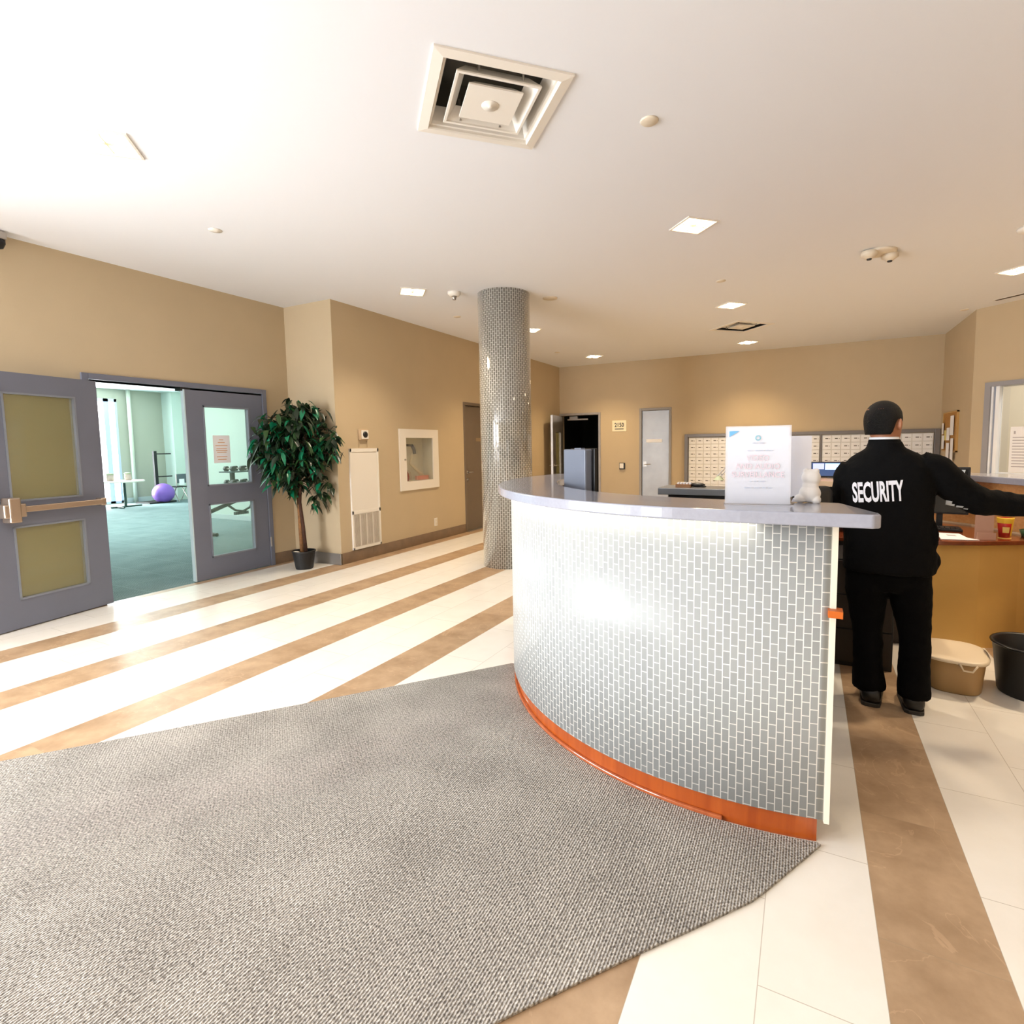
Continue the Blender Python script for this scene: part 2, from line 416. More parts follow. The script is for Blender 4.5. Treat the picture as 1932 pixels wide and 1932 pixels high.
def glass_leaf(name, M, L, mir, label, gl, pane_lab):
    e = sempty(name, M.translation, label)
    hs = [(.18, .72, 1.04, 1.92), (.18, .72, .24, .84)] if not mir else [(L-.72, L-.18, 1.04, 1.92), (L-.72, L-.18, .24, .84)]
    bm = B(); leaf(bm, L, 2.08, .045, hs); bmesh.ops.remove_doubles(bm, verts=bm.verts, dist=.0002)
    ob('panel', bm, GREYM, e, M=M)
    for a, b, c, d in hs:
        bm = B()
        for q in ((a, a+.014, c, d), (b-.014, b, c, d), (a, b, c, c+.014), (a, b, d-.014, d)): box(bm, q[0], q[1], -.006, .051, q[2], q[3])
        ob('glass_bead', bm, mat('grey_bead_trim', (132, 138, 150), .4), e, M=M)
        bm = B(); box(bm, a, b, .019, .025, c, d); p = ob('pane', bm, gl, e, M=M)
        p['label'] = pane_lab
    return e
# right leaf, closed (hinge at y=4.36)
MR = frame_mat((XL-.035, 4.355, 0), (0,-1,0), (0,0,1))
d2 = glass_leaf('door_2', MR, .91, False, 'closed grey half of the double door with two mint glass panes', GLASSG, 'mint green glass pane')
bm = B()
for z in (.3, 1.05, 1.8): tube(bm, [(XL+.022, 4.37, z-.06), (XL+.022, 4.37, z+.06)], .009)
ob('hinge', bm, STEEL, d2)
bm = B(); box(bm, XL-.04, XL+.012, 3.440, 3.452, .01, 2.08); ob('edge_strip', bm, mat('lit_edge_pale_blue', (196, 214, 222), .35), d2)  # pale colour paints the light catching the free edge of the leaf
bm = B(); box(bm, XL-.10, XL+.0, 3.42, 3.52, 2.065, 2.10); ob('latch', bm, BLACK, d2)
# left leaf swung wide open against the wall, hinge at y=2.60
dirL = Vector((.20, -.98, 0)).normalized()
ML = frame_mat((XL+.03, 2.62, 0), dirL, (0,0,1))
d1 = glass_leaf('door_1', ML, .91, True, 'open grey half of the double door carrying a push bar, tan glass panes', GLASSY, 'tan glass pane')
bm = B(); box(bm, .05, .70, .075, .12, .955, 1.005); ob('push_bar', bm, mat('champagne_metal', (190, 172, 156), .25, metal=.8), d1, M=ML, bevel=.006)
bm = B(); box(bm, .68, .83, .045, .14, .92, 1.03); box(bm, .72, .80, .045, .15, .88, 1.08); box(bm, .04, .09, .045, .12, .945, 1.015)
ob('latch_case', bm, mat('champagne_metal', (190, 172, 156), .25, metal=.8), d1, M=ML, bevel=.01)
bm = B(); tube(bm, [ML @ Vector((.865, .06, 1.05)), ML @ Vector((.865, .06, 2.06))], .01); ob('bolt_rod', bm, STEEL, d1)
# paper taped to the mint pane
pn = ob('notice', box(B(), XL-.008, XL-.006, 3.735, 3.93, 1.29, 1.60), PAPER); tag(pn, 'white paper notice taped behind the mint glass of the closed gym door', 'notice')
bm = B()
for i, (z, w, c) in enumerate(((1.55, .05, 0), (1.52, .08, 1), (1.485, .14, 1), (1.45, .12, 0), (1.43, .13, 0), (1.41, .11, 0), (1.36, .12, 0), (1.33, .1, 0))): box(bm, XL-.006, XL-.0055, 3.83-w/2, 3.83+w/2, z-.004, z+.004)
ob('print', bm, mat('faded_orange_ink', (214, 160, 120), .8), pn)
# door 3 (closed, corridor wall)
d3 = sempty('door_3', (XB, 7.95, 0), 'closed taupe door in the corridor wall beside the tiled column')
ob('panel', box(B(), XB-.075, XB-.03, 7.505, 8.415, .01, 2.115), BROWNG, d3)
def lever(bm, p, out, along, L=.1):
    p, out, along = Vector(p), Vector(out), Vector(along)
    tube(bm, [p, p+out*.012], .027, 16); tube(bm, [p+out*.01, p+out*.055, p+out*.06+along*.02, p+out*.06+along*L], .009, 8)
bm = B(); lever(bm, (XB-.03, 7.57, 1.0), (1,0,0), (0,1,0)); tube(bm, [(XB-.03, 7.57, .88), (XB-.015, 7.57, .88)], .022, 16); ob('door_handle', bm, STEEL, d3, smooth=True)
ob('door_plate', box(B(), XB-.03, XB-.026, 7.86, 8.05, 1.52, 1.58), mat('bronze_plate', (160, 140, 112), .35, metal=.6), d3)
ob('threshold', box(B(), XB-.03, XB+.05, 7.5, 8.42, 0, .012), STEEL, d3)
# door 4 (open, back wall); leaf swings towards the camera
d4 = sempty('door_4', (-5.03, YB, 0), 'grey door standing open before the dark store room')
ML4 = frame_mat((-5.04, YB-.01, 0), Vector((.13, -.87, 0)), (0,0,1))
bm = B(); leaf(bm, .88, 2.08, .045, [(.24, .64, .3, 1.72)]); ob('panel', bm, STEEL, d4, M=ML4)
ob('pane', box(B(), .24, .64, .02, .026, .3, 1.72), GLASSY, d4, M=ML4)
bm = B(); lever(bm, (.80, .045, 1.0), (0,1,0), (-1,0,0)); lever(bm, (.80, 0, 1.0), (0,-1,0), (-1,0,0)); ob('door_handle', bm, STEEL, d4, M=ML4, smooth=True)
bm = B(); box(bm, -4.95, -4.45, YB+.12, YB+.15, 2.0, 2.03); box(bm, -4.9, -4.7, YB+.12, YB+.18, 2.03, 2.09); ob('door_closer', bm, STEEL, d4)
# door 5 (closed steel door)
d5 = sempty('door_5', (-2.88, YB, 0), 'closed brushed steel door in the back wall with a white plate')
ob('panel', box(B(), -3.165, -2.595, YB+.02, YB+.065, .01, 2.135), mat('grey_steel_door', (150, 148, 146), .3, metal=.35, noise=.1, nscale=3), d5)
ob('door_plate', box(B(), -3.08, -2.74, YB+.012, YB+.02, 1.465, 1.535), PAPER, d5, bevel=.004)
bm = B(); lever(bm, (-3.10, YB+.02, 1.0), (0,-1,0), (1,0,0), .12); box(bm, -3.14, -3.07, YB+.005, YB+.02, .95, 1.06); ob('door_handle', bm, STEEL, d5, smooth=False)

# ------------------------------------------------------------------ wall fittings, corridor wall
FX = XB
t = thing('louvred_wall_cabinet', 'tall white louvred metal cabinet on the corridor wall below the square sensor', 'cabinet', (FX, 5.17, .15))
bm = B(); box(bm, FX, FX+.018, 4.92, 5.42, .15, 1.43); ob('door', bm, WHITE, t, bevel=.003)
bm = B()
for (a, b, c, d) in ((4.92, 5.42, .60, .645), (4.92, 4.945, .15, 1.43), (5.395, 5.42, .15, 1.43), (4.92, 5.42, 1.385, 1.43), (4.92, 5.42, .15, .18)): box(bm, FX+.018, FX+.026, a, b, c, d)
ob('frame', bm, WHITE, t, bevel=.002)
bm = B()
for i in range(4):
    for k in range(5):
        y = 4.955+i*.112+k*.019; box(bm, FX+.018, FX+.028, y, y+.009, .19, .59)
ob('louvre', bm, mat('louvre_shadow_grey', (200, 190, 178), .5), t)
t = thing('wall_sensor', 'square white sensor with dark round face high on the corridor wall', 'sensor', (FX, 5.17, 1.6))
ob('housing', box(B(), FX, FX+.035, 5.09, 5.245, 1.535, 1.675), mat('beige_housing', (198, 172, 140), .5), t, bevel=.008)
bm = B(); box(bm, FX+.035, FX+.045, 5.115, 5.235, 1.55, 1.66); ob('face', bm, WHITE, t, bevel=.01)
bm = B(); lathe(bm, [(.040, 0), (.038, .01), (.02, .016)], n=24, M=frame_mat((FX+.044, 5.175, 1.605), (0,1,0), (1,0,0))); ob('lens', bm, BLACK, t, smooth=True)
for y in (5.10, 5.24): ob('wire', tube(B(), [(FX+.008, y, 1.53), (FX+.008, y, 1.44)], .004, 6), mat('beige_housing', (198, 172, 140), .5), t)
t = thing('fire_hose_cabinet', 'white framed glass cabinet holding a fire hose, set in the corridor wall', 'cabinet', (FX, 6.29, .82))
bm = B()
for a, b, c, d in cells(5.85, 6.73, .82, 1.695, [(5.985, 6.595, .945, 1.57)]): box(bm, FX, FX+.02, a, b, c, d)
bmesh.ops.remove_doubles(bm, verts=bm.verts, dist=.0002); ob('frame', bm, WHITE, t)
bm = B(); box(bm, FX-.195, FX-.185, 5.98, 6.60, .94, 1.575)
box(bm, FX-.185, FX, 5.975, 5.982, .94, 1.575); box(bm, FX-.185, FX, 6.598, 6.605, .94, 1.575); box(bm, FX-.185, FX, 5.975, 6.605, .935, .945); box(bm, FX-.185, FX, 5.975, 6.605, 1.57, 1.58)
ob('back_box', bm, mat('cream_enamel', (206, 200, 176), .5), t)
ob('pane', box(B(), FX+.004, FX+.008, 5.985, 6.595, .945, 1.57), GLASS, t)
bm = B(); tube(bm, [(FX-.08, 6.0, 1.47), (FX-.08, 6.24, 1.46)], .016); tube(bm, [(FX-.08, 6.22, 1.47), (FX-.07, 6.26, 1.40), (FX-.07, 6.27, 1.34)], .024); tube(bm, [(FX-.08, 6.02, 1.56), (FX-.08, 6.02, 1.42)], .02)
ob('valve', bm, BLACK, t, smooth=True)
bm = B()
for k in range(6):
    r = .03+.016*k; tube(bm, [(FX-.09, 6.05+r*math.cos(a*PI/12)*.9, 1.0+r*math.sin(a*PI/12)) for a in range(25)], .007, 6, cap=False)
ob('hose_coil', bm, mat('red_hose', (150, 70, 48), .6), t, smooth=True)
bm = B(); tube(bm, [(FX-.1, 6.26, 1.34), (FX-.1, 6.2, 1.2), (FX-.1, 6.33, 1.1), (FX-.1, 6.5, 1.0)], .02); ob('hose', bm, mat('cream_hose', (214, 200, 168), .8), t, smooth=True)
bm = B(); box(bm, FX-.1, FX-.06, 6.3, 6.57, .95, 1.01); ob('nozzle_tray', bm, mat('salmon_enamel', (206, 132, 108), .5), t)
bm = B(); lathe(bm, [(.013, 0), (.013, .012)], n=16, M=frame_mat((FX+.02, 5.95, 1.26), (0,1,0), (1,0,0))); ob('lock', bm, STEEL, t)
t = thing('power_outlet', 'small white power outlet low on the corridor wall', 'outlet', (FX, 6.63, .28))
ob('plate', box(B(), FX, FX+.007, 6.595, 6.67, .22, .345), WHITE, t, bevel=.003)
bm = B(); box(bm, FX+.007, FX+.010, 6.612, 6.653, .235, .275); box(bm, FX+.007, FX+.010, 6.612, 6.653, .29, .33); ob('socket', bm, mat('ivory_plastic', (225, 215, 195), .4), t, bevel=.002)

# ------------------------------------------------------------------ back wall fittings
t = thing('room_number_sign', 'cream sign reading 2150 on the back wall between the two doors', 'sign', (-3.67, YB, 1.84))
ob('plate', box(B(), -3.83, -3.51, YB-.01, YB, 1.715, 1.955), mat('cream_sign', (232, 222, 190), .4), t, bevel=.003)
MT = lambda x, y, z: frame_mat((x, y, z), (1,0,0), (0,-1,0))
text('number', '2150', .125, INK, t, MT(-3.67, YB-.011, 1.85), sx=.85, off=.003)
ob('underline', box(B(), -3.77, -3.57, YB-.012, YB-.01, 1.76, 1.777), INK, t)
t = thing('door_release_switch', 'small square push switch on the back wall below the 2150 sign', 'switch', (-3.6, YB, .96))
ob('backing', box(B(), -3.665, -3.54, YB-.03, YB, .89, 1.03), BLACK, t, bevel=.006)
ob('button', box(B(), -3.655, -3.565, YB-.042, YB-.03, .91, 1.02), WHITE, t, bevel=.006)

# mailboxes
MBX = mat('ivory_mailbox_enamel', (238, 237, 236), .4)
MBL = mat('mailbox_label_grey', (96, 92, 84), .6)
MFR = mat('mailbox_frame_grey', (122, 118, 118), .4, metal=.3)
t = thing('mailbox_surround', 'grey metal surround framing the whole wall of mailboxes at the back', 'frame', (-.1, YB, .4))
bm = B()
for a, b, c, d in ((-2.26, -2.19, .38, 1.62), (1.93, 2.01, .38, 1.62), (-2.19, 1.93, 1.56, 1.62), (-2.19, 1.93, .38, .42)): box(bm, a, b, YB-.06, YB, c, d)
ob('frame', bm, MFR, t, bevel=.004)
for x in (-.98, .22): ob('divider', box(B(), x-.012, x+.012, YB-.052, YB, .42, 1.56), MFR, t)
proto_door = None
for (x0, x1, n, lab) in ((-2.18, -1.0, 8, 'bank of ivory mailbox doors, the one nearest the steel door'), (-.96, .20, 8, 'bank of ivory mailbox doors behind the white counter sign, middle of three'), (.24, 1.92, 11, 'bank of ivory mailbox doors behind the guard, beside the corkboard')):
    t = thing('mailbox_bank', lab, 'mailboxes', ((x0+x1)/2, YB, .43), group='mailbox banks in the back wall')
    ob('case', box(B(), x0, x1, YB-.029, YB-.001, .43, 1.55), mat('mailbox_gap_grey', (218, 215, 210), .6), t)
    pitch = (x1-x0)/n
    for i in range(n):
        for k in range(8):
            x = x0+(i+.5)*pitch; z = 1.48-.135*k
            if proto_door is None:
                bm = B(); box(bm, -.068, .068, -.008, 0, -.062, .062)
                proto_door = ob('mailbox_door', bm, MBX, None, bevel=.003, seg=1); o = proto_door
                bm = B(); box(bm, -.026, .022, -.0095, -.008, -.006, .010); pl = ob('number_plate', bm, MBL)
                bm = B(); lathe(bm, [(.007, 0), (.007, .004)], n=8, M=frame_mat((.045, -.008, 0), (1,0,0), (0,-1,0))); lk = ob('lock', bm, MFR)
                pl.parent = o; lk.parent = o
            else:
                o = proto_door.copy(); C.objects.link(o)
                for ch in (pl, lk):
                    c = ch.copy(); C.objects.link(c); c.parent = o
            o.parent = t; o.location = Vector((x, YB-.029, z))-t.location
# corkboard
t = thing('corkboard', 'cork notice board crowded with pinned papers on the right wall', 'board', (2.02, 10.6, 1.25))
ob('cork', box(B(), 2.0, 2.02, 10.15, 11.05, 1.26, 1.85), mat('cork', (176, 128, 66), .9, noise=.2, nscale=60), t)
bm = B()
for a, b, c, d in ((10.13, 10.15, 1.24, 1.87), (11.05, 11.07, 1.24, 1.87), (10.13, 11.07, 1.85, 1.87), (10.13, 11.07, 1.24, 1.26)): box(bm, 1.992, 2.02, a, b, c, d)
ob('frame', bm, mat('oak_frame', (190, 150, 88), .5), t)
for i, (a, b, c, d, m_, l_) in enumerate(((10.28, 10.5, 1.5, 1.8, PAPER, 'white sheet high on the right side of the cork board'), (10.52, 10.72, 1.42, 1.62, PAPER, 'white sheet in the middle of the cork board'), (10.74, 10.88, 1.42, 1.58, mat('yellow_note', (222, 208, 130), .8), 'yellow note left of centre on the cork board'), (10.25, 10.42, 1.10, 1.45, PAPER, 'white sheet hanging off the lower right of the cork board'), (10.5, 10.7, 1.06, 1.38, PAPER, 'long white sheet hanging below the middle of the cork board'), (10.86, 11.02, 1.28, 1.5, PAPER, 'white sheet at the lower left of the cork board'), (10.92, 11.04, 1.52, 1.7, PAPER, 'small white sheet at the upper left of the cork board'))):
    tag(ob('pinned_notice', box(B(), 1.984-.001*i, 1.986-.001*i, a, b, c, d), m_), l_, 'paper', 'papers pinned to the cork board')
# notice on the office window
pn = ob('window_notice', box(B(), .47, .72, .030, .033, .99, 1.585, MA), PAPER); tag(pn, 'printed white letter stuck to the office window at the right edge', 'notice')
bm = B(); box(bm, .51, .53, .028, .030, 1.49, 1.53, MA)
for k in range(11): box(bm, .50, .69-.02*(k % 3), .028, .030, 1.44-.038*k, 1.452-.038*k, MA)
ob('print', bm, mat('pale_grey_ink', (176, 172, 180), .8), pn)

# ------------------------------------------------------------------ ceiling fittings
def rot45(x, y): return Matrix.Translation((x, y, 0)) @ R45
def diffuser(x, y, label, deep=False):
    t = thing('ceiling_diffuser', label, 'air vent', (x, y, CZ), PI/4, 'square air diffusers in the ceiling')
    z = 0
    bm = B(); sqrings(bm, [(.335, 0), (.335, -.010), (.285, -.016), (.280, -.008), (.278, .03), (.255, .09), (.245, .09), (.262, .02), (.268, .006)] if not deep else [(.335, 0), (.335, -.010), (.285, -.014), (.279, -.006), (.279, 0)]); ob('outer_frame', bm, WHITE, t, world=False)
    dz = .03 if deep else 0
    bm = B(); sqrings(bm, [(.212, -.012+dz), (.212, -.004+dz), (.16, .055+dz), (.152, .055+dz), (.196, -.004+dz), (.196, -.012+dz)]); ob('middle_cone', bm, WHITE, t, world=False, bevel=.002)
    bm = B(); sqrings(bm, [(.138, -.012), (.138, -.004), (.10, .03), (.09, .03)], False)
    v = [bm.verts.new((a*.138, b*.138, -.012)) for a, b in ((-1,-1),(1,-1),(1,1),(-1,1))]; bm.faces.new(v)
    bmesh.ops.remove_doubles(bm, verts=bm.verts, dist=.0005); ob('centre_plate', bm, WHITE, t, world=False)
    bm = B(); lathe(bm, [(.046, -.012), (.044, -.0145), (.015, -.0145), (.012, -.020), (.004, -.021)], n=28); ob('centre_knob', bm, WHITE, t, world=False, smooth=True)
    bm = B()
    for a, b in ((-.1, -.19), (.12, -.19), (-.12, .19), (.1, .19)): tube(bm, [(a, b, 0), (a, b*1.1, .12)], .006, 8); tube(bm, [(a-.03, b*1.15, .06), (a+.03, b*1.15, .06)], .01, 8)
    ob('hanger', bm, STEEL, t, world=False)
    z9 = .0 if deep else .09
    bm = B(); box(bm, -.275, .275, -.275, .275, .235, .25)
    for s in (-1, 1): box(bm, s*.272-.004, s*.272+.004, -.275, .275, z9, .24); box(bm, -.275, .275, s*.272-.004, s*.272+.004, z9, .24)
    ob('duct_collar', bm, mat('duct_grey', (92, 88, 80), .6) if not deep else mat('duct_shade', (14, 10, 8), .9), t, world=False)  # far collar coloured near black for the shade inside the duct
    return t
da = diffuser(-1.51, 2.53, 'large square white air diffuser in the near part of the ceiling')
diffuser(-.95, 8.92, 'square air diffuser with dark slots at the far end of the ceiling', True)
BULB = mat('lamp_glow', (255, 236, 205), .4, emit=(255, 232, 196), estr=14)
REFL = mat('lamp_reflector', (240, 225, 200), .3, emit=(255, 226, 186), estr=1.8)
lights = [((-3.63, 1.79), 'square recessed lamp in the ceiling above the open grey door'), ((-.87, 4.64), 'square recessed lamp in the ceiling straight above the reception counter'),
          ((-.92, 7.49), 'square recessed lamp just in front of the far air diffuser'), ((-.99, 10.35), 'square recessed lamp between the far air diffuser and the mailboxes'),
          ((1.94, 7.52), 'square recessed lamp at the right edge before the angled wall'), ((-4.05, 4.98), 'square recessed lamp left of the smoke detector near the tiled column'),
          ((-3.83, 7.47), 'square recessed lamp peeping out right behind the tiled column'), ((-3.86, 10.31), 'square recessed lamp above the open store room door')]
L0 = thing('recessed_light', lights[0][1], 'ceiling light', (*lights[0][0], CZ), PI/4, 'square recessed lamps in the ceiling')
bm = B(); sqrings(bm, [(.142, 0), (.142, -.008), (.128, -.010), (.122, -.002), (.122, 0)]); ob('trim_ring', bm, WHITE, L0, world=False)
ob('reflector', box(B(), -.124, .124, -.124, .124, -.003, -.001), REFL, L0, world=False)
for a, b in ((-1,-1), (1,-1), (1,1), (-1,1)):
    bm = B(); lathe(bm, [(.048, -.003), (.046, -.010), (.034, -.016), (.012, -.018)], a*.06, b*.06, 20); ob('bulb', bm, BULB, L0, world=False, smooth=True)
bm = B(); box(bm, -.10, .10, -.0025, .0025, -.012, -.003); box(bm, -.0025, .0025, -.10, .10, -.012, -.003); ob('crossbar', bm, mat('bronze_clip', (196, 172, 140), .4), L0, world=False)
for p, lab in lights[1:]: dup(L0, (*p, CZ), None, lab)
def disc(name, x, y, prof, label, cat='sensor', m=WHITE):
    bm = B(); lathe(bm, [(r, -z) for r, z in prof], n=24)
    o = ob(name, bm, m, None, smooth=True); o.location = (x, y, CZ); tag(o, label, cat); return o
PL = mat('cream_plastic', (220, 208, 188), .5)
disc('ceiling_cover', -.82, 3.07, [(.05, 0), (.05, .004), (.044, .009), (.01, .010)], 'round cream cover plate in the ceiling right of the large air diffuser', 'cover plate', PL)
disc('ceiling_cover', -.89, 6.33, [(.05, 0), (.048, .006), (.01, .008)], 'round cover plate in the ceiling between the two lamps right of the column', 'cover plate', PL)
disc('ceiling_cover', -4.30, 2.85, [(.05, 0), (.048, .006), (.01, .008)], 'round cover plate in the ceiling over the double door', 'cover plate', WHITE)
disc('ceiling_cover', -4.30, 6.21, [(.05, 0), (.048, .006), (.01, .008)], 'small round cover plate in the ceiling left of the column top', 'cover plate', PL)
disc('ceiling_cover', -4.30, 9.50, [(.05, 0), (.048, .006), (.01, .008)], 'small round cover plate in the ceiling near the far left corner', 'cover plate', PL)
disc('ceiling_cover', 1.87, 9.39, [(.05, 0), (.048, .006), (.01, .008)], 'small round cover plate in the ceiling at the corner of the angled wall', 'cover plate', PL)
disc('ceiling_cover', -2.81, 6.02, [(.09, 0), (.088, .006), (.01, .008)], 'broad flat cap in the ceiling close right of the tiled column', 'cover plate', PL)
disc('ceiling_speaker', 1.64, 6.09, [(.10, 0), (.095, .02), (.06, .035), (.01, .04)], 'round white ceiling device at the right edge of the view', 'sensor', WHITE)
t = thing('smoke_detector', 'white smoke detector with hanging tip left of the column top', 'smoke detector', (-3.66, 5.24, CZ))
bm = B(); lathe(bm, [(.075, 0), (.075, -.02), (.055, -.045)], n=24); ob('base', bm, WHITE, t, world=False, smooth=True)
bm = B(); lathe(bm, [(.03, -.045), (.022, -.07), (.02, -.085), (.008, -.09)], n=16); ob('sensor_tip', bm, STEEL, t, world=False, smooth=True)
t = thing('twin_detector', 'cream twin headed detector on the ceiling above the guard', 'smoke detector', (.56, 6.13, CZ))
bm = B(); lathe(bm, [(.14, 0), (.14, -.012), (.12, -.02)], n=28); ob('base_plate', bm, PL, t, world=False, smooth=True)
for sx in (-1, 1):
    bm = B(); lathe(bm, [(.07, -.01), (.07, -.045), (.045, -.06), (.03, -.075)], sx*.09, sx*.08, 20); h = ob('sensor_head', bm, PL, t, world=False, smooth=True)
    bm = B(); lathe(bm, [(.022, -.075), (.02, -.085)], sx*.09, sx*.08, 16); ob('grille', bm, BLACK, h, world=False)
t = thing('slot_vent', 'long dark slot vent in the ceiling along the angled wall', 'air vent', (2.35, 8.72, CZ), -PI/4)
ob('slot', box(B(), -.35, .75, -.02, .02, -.008, 0), mat('slot_dark', (70, 56, 44), .7), t, world=False)
bm = B(); box(bm, -.37, .77, .02, .032, -.003, 0); box(bm, -.37, .77, -.032, -.02, -.003, 0); ob('trim_strip', bm, WHITE, t, world=False)
t = thing('security_camera', 'grey dome camera at the left edge under the ceiling', 'camera', (-5.80, 2.02, 3.16))
bm = B(); box(bm, -5.9, -5.74, 1.97, 2.07, 3.13, 3.19); ob('mount', bm, STEEL, t, bevel=.01)
bm = B(); lathe(bm, [(.05, 3.13), (.05, 3.10), (.035, 3.065), (.01, 3.055)], -5.79, 2.02, 20); ob('dome', bm, BLACK, t, smooth=True)

# ------------------------------------------------------------------ tiled column
COLX, COLY, COLR = -3.22, 5.61, .305
bm = B(); lathe(bm, [(COLR, 0), (COLR, CZ)], COLX, COLY, 72)
col = ob('tiled_column', bm, mosaic('grey_glass_mosaic', (112, 108, 98), (226, 222, 212), .06, .0265, .0495, .12, 1.0, .8), None, smooth=False)
for p in col.data.polygons:
    if len(p.vertices) == 4: p.use_smooth = True
uvarc(col, COLX, COLY, COLR)
tag(col, 'round floor to ceiling column covered in shiny grey mosaic tile', 'column')

# ------------------------------------------------------------------ reception counter
CX, CY = -.24, 3.565
RT = 1.545     # tiled face radius
TZ = 1.20      # countertop height
def arc(r, a0, a1, n, cx=CX, cy=CY): return [(cx+r*math.cos(a0+(a1-a0)*i/n), cy+r*math.sin(a0+(a1-a0)*i/n)) for i in range(n+1)]
A_R = math.atan2(-1, .215)          # right end
A_L = -PI-.25+2*PI-2*PI             # left end, a little behind due west
def band(bm, r0, r1, z0, z1, a0, a1, n=80, c=None):
    prism_pts_o = arc(r1, a0, a1, n, *(c or ())); prism_pts_i = arc(r0, a0, a1, n, *(c or ()))
    vs = [[bm.verts.new((*p, z)) for p in pts] for pts, z in ((prism_pts_i, z0), (prism_pts_o, z0), (prism_pts_o, z1), (prism_pts_i, z1))]
    for i in range(n):
        for a, b in ((0,1),(1,2),(2,3),(3,0)): bm.faces.new((vs[a][i], vs[a][i+1], vs[b][i+1], vs[b][i]))
    bm.faces.new([v[0] for v in vs]); bm.faces.new([v[-1] for v in vs][::-1])
    return bm
cnt = thing('reception_counter', 'curved reception counter faced in grey mosaic tile with a wood kick board', 'counter', (-.6, 2.4, 0))
o = ob('tiled_front', band(B(), RT-.03, RT, .095, TZ-.048, A_L, A_R, 120), mosaic('pale_grey_mosaic', (160, 163, 162), (232, 230, 224), .3, .0265, .0495, .05, .3), None)
for p in o.data.polygons: p.use_smooth = abs(p.normal.z) < .3 and len(p.vertices) == 4
uvarc(o, CX, CY, RT); o.data.transform(Matrix.Translation(-Vector(cnt.location))); o.parent = cnt
KW = wood('cherry_wood', (152, 66, 20), (174, 84, 28), .28, .5, 2, .6)
ob('kick_board', band(B(), RT-.1, RT-.016, 0, .098, A_L, A_R-.012), KW, cnt, smooth=False)
ob('kick_moulding', band(B(), RT-.016, RT-.002, 0, .022, A_L, A_R-.22), wood('cherry_wood_light', (158, 80, 44), (176, 96, 56), .2, .6, 2, .6), cnt, bevel=.004)
pe = Vector((CX+RT*math.cos(A_R), CY+RT*math.sin(A_R), 0)); rd = Vector((math.cos(A_R), math.sin(A_R), 0))
ME = frame_mat((pe.x, pe.y, 0), Vector((-rd.y, rd.x, 0)), (0,0,1))
ob('end_trim', box(B(), -.001, .016, -.004, .10, .085, TZ-.048, frame_mat((pe.x, pe.y, 0), (1, .14, 0), (0,0,1))), mat('cream_edge_trim', (240, 232, 214), .4), cnt)
ob('end_panel', box(B(), -.05, .0, .03, .42, .09, TZ-.048, frame_mat((pe.x, pe.y, 0), (1, .14, 0), (0,0,1))), mat('dark_laminate_and_shade', (44, 32, 24), .5), cnt)
ob('inner_wall', band(B(), RT-.12, RT-.04, 0, TZ-.048, A_L, A_R-.03), mat('dark_laminate_and_shade', (44, 32, 24), .5), cnt)
ob('inner_desk', band(B(), RT-.55, RT-.12, .72, .75, A_L, A_R-.3), wood('dark_cherry', (112, 48, 22), (140, 66, 30), .25, .5, 0), cnt)
ob('shelf_bracket', box(B(), .076, .120, 2.02, 2.07, .838, .862), mat('orange_wood', (196, 96, 22), .4), cnt)
# countertop slab
a0 = A_L-.02; RO, RI = 1.62, 1.26
outer = arc(RO, a0, -PI/2-.12, 70)
inner = arc(RI, -PI/2+.10, a0, 60)
pts = outer + [(-.20, 1.945), (.0, 1.95), (.19, 1.957), (.212, 1.975), (.208, 2.02), (.115, 2.30)] + inner
slab = ob('countertop', prism(B(), pts, TZ-.045, TZ), SLAB, bevel=.006, seg=3)
tag(slab, 'polished grey stone countertop curving over the tiled reception counter', 'countertop')
# LED strip under the overhang
ob('led_strip', band(B(), RT+.012, RT+.030, TZ-.050, TZ-.0455, A_L+.1, -PI/2+.06), mat('led_glow', (255, 248, 235), .4, emit=(255, 246, 228), estr=5), cnt)

# things on the countertop
def P3(x, y, z=TZ): return Vector((x, y, z))
t = thing('sign_stand', 'white upright notice about video and audio surveillance standing on the countertop', 'sign', (-.17, 2.15, TZ), 0)
sl, sr = Vector((-.268, 2.135, 0)), Vector((-.058, 2.165, 0))
MS = frame_mat((*((sl+sr)/2).xy, TZ), sr-sl, (0,0,1)) @ Matrix.Rotation(-.05, 4, 'X')
ACR = mat('clear_acrylic', (240, 240, 245), .05, alpha=.35)
ob('acrylic_front', box(B(), -.113, .113, -.003, 0, .002, .292), ACR, t, M=MS)
ob('sheet', box(B(), -.107, .107, 0, .002, .004, .288), mat('bright_paper', (240, 241, 250), .5), t, M=MS)
ob('base', box(B(), -.116, .116, -.045, .045, 0, .004), ACR, t, M=frame_mat((*((sl+sr)/2).xy, TZ), sr-sl, (0,0,1)))
PINK = mat('pale_pink_ink', (226, 206, 214), .6); PGREY = mat('pale_ink', (176, 182, 196), .6)
MP = MS @ frame_mat((0, -.0035, 0), (1,0,0), (0,-1,0))
def stext(s, x, z, size, m, sx=.9): return text('lettering', s, size, m, t, MP @ Matrix.Translation((x, z, 0)), sx=sx, ext=.0002)
stext('VIDEO', 0, .172, .030, PINK); stext('AND AUDIO', 0, .141, .030, PINK); stext('SURVEILLANCE', 0, .110, .030, PINK)
bm = B()
for z, segs in ((.200, [(-.035, -.02), (-.01, .02), (.026, .05)]), (.086, [(-.028, -.02), (-.012, -.002), (.004, .026)]), (.062, [(-.045, -.02), (-.012, .008), (.016, .03), (.036, .05)]), (.228, [(-.02, -.002), (.002, .022)])):
    for a, b in segs: box(bm, a, b, z-.0014, z+.0014, 0, .0003, MP)
ob('small_print', bm, PGREY, t)
bm = B()
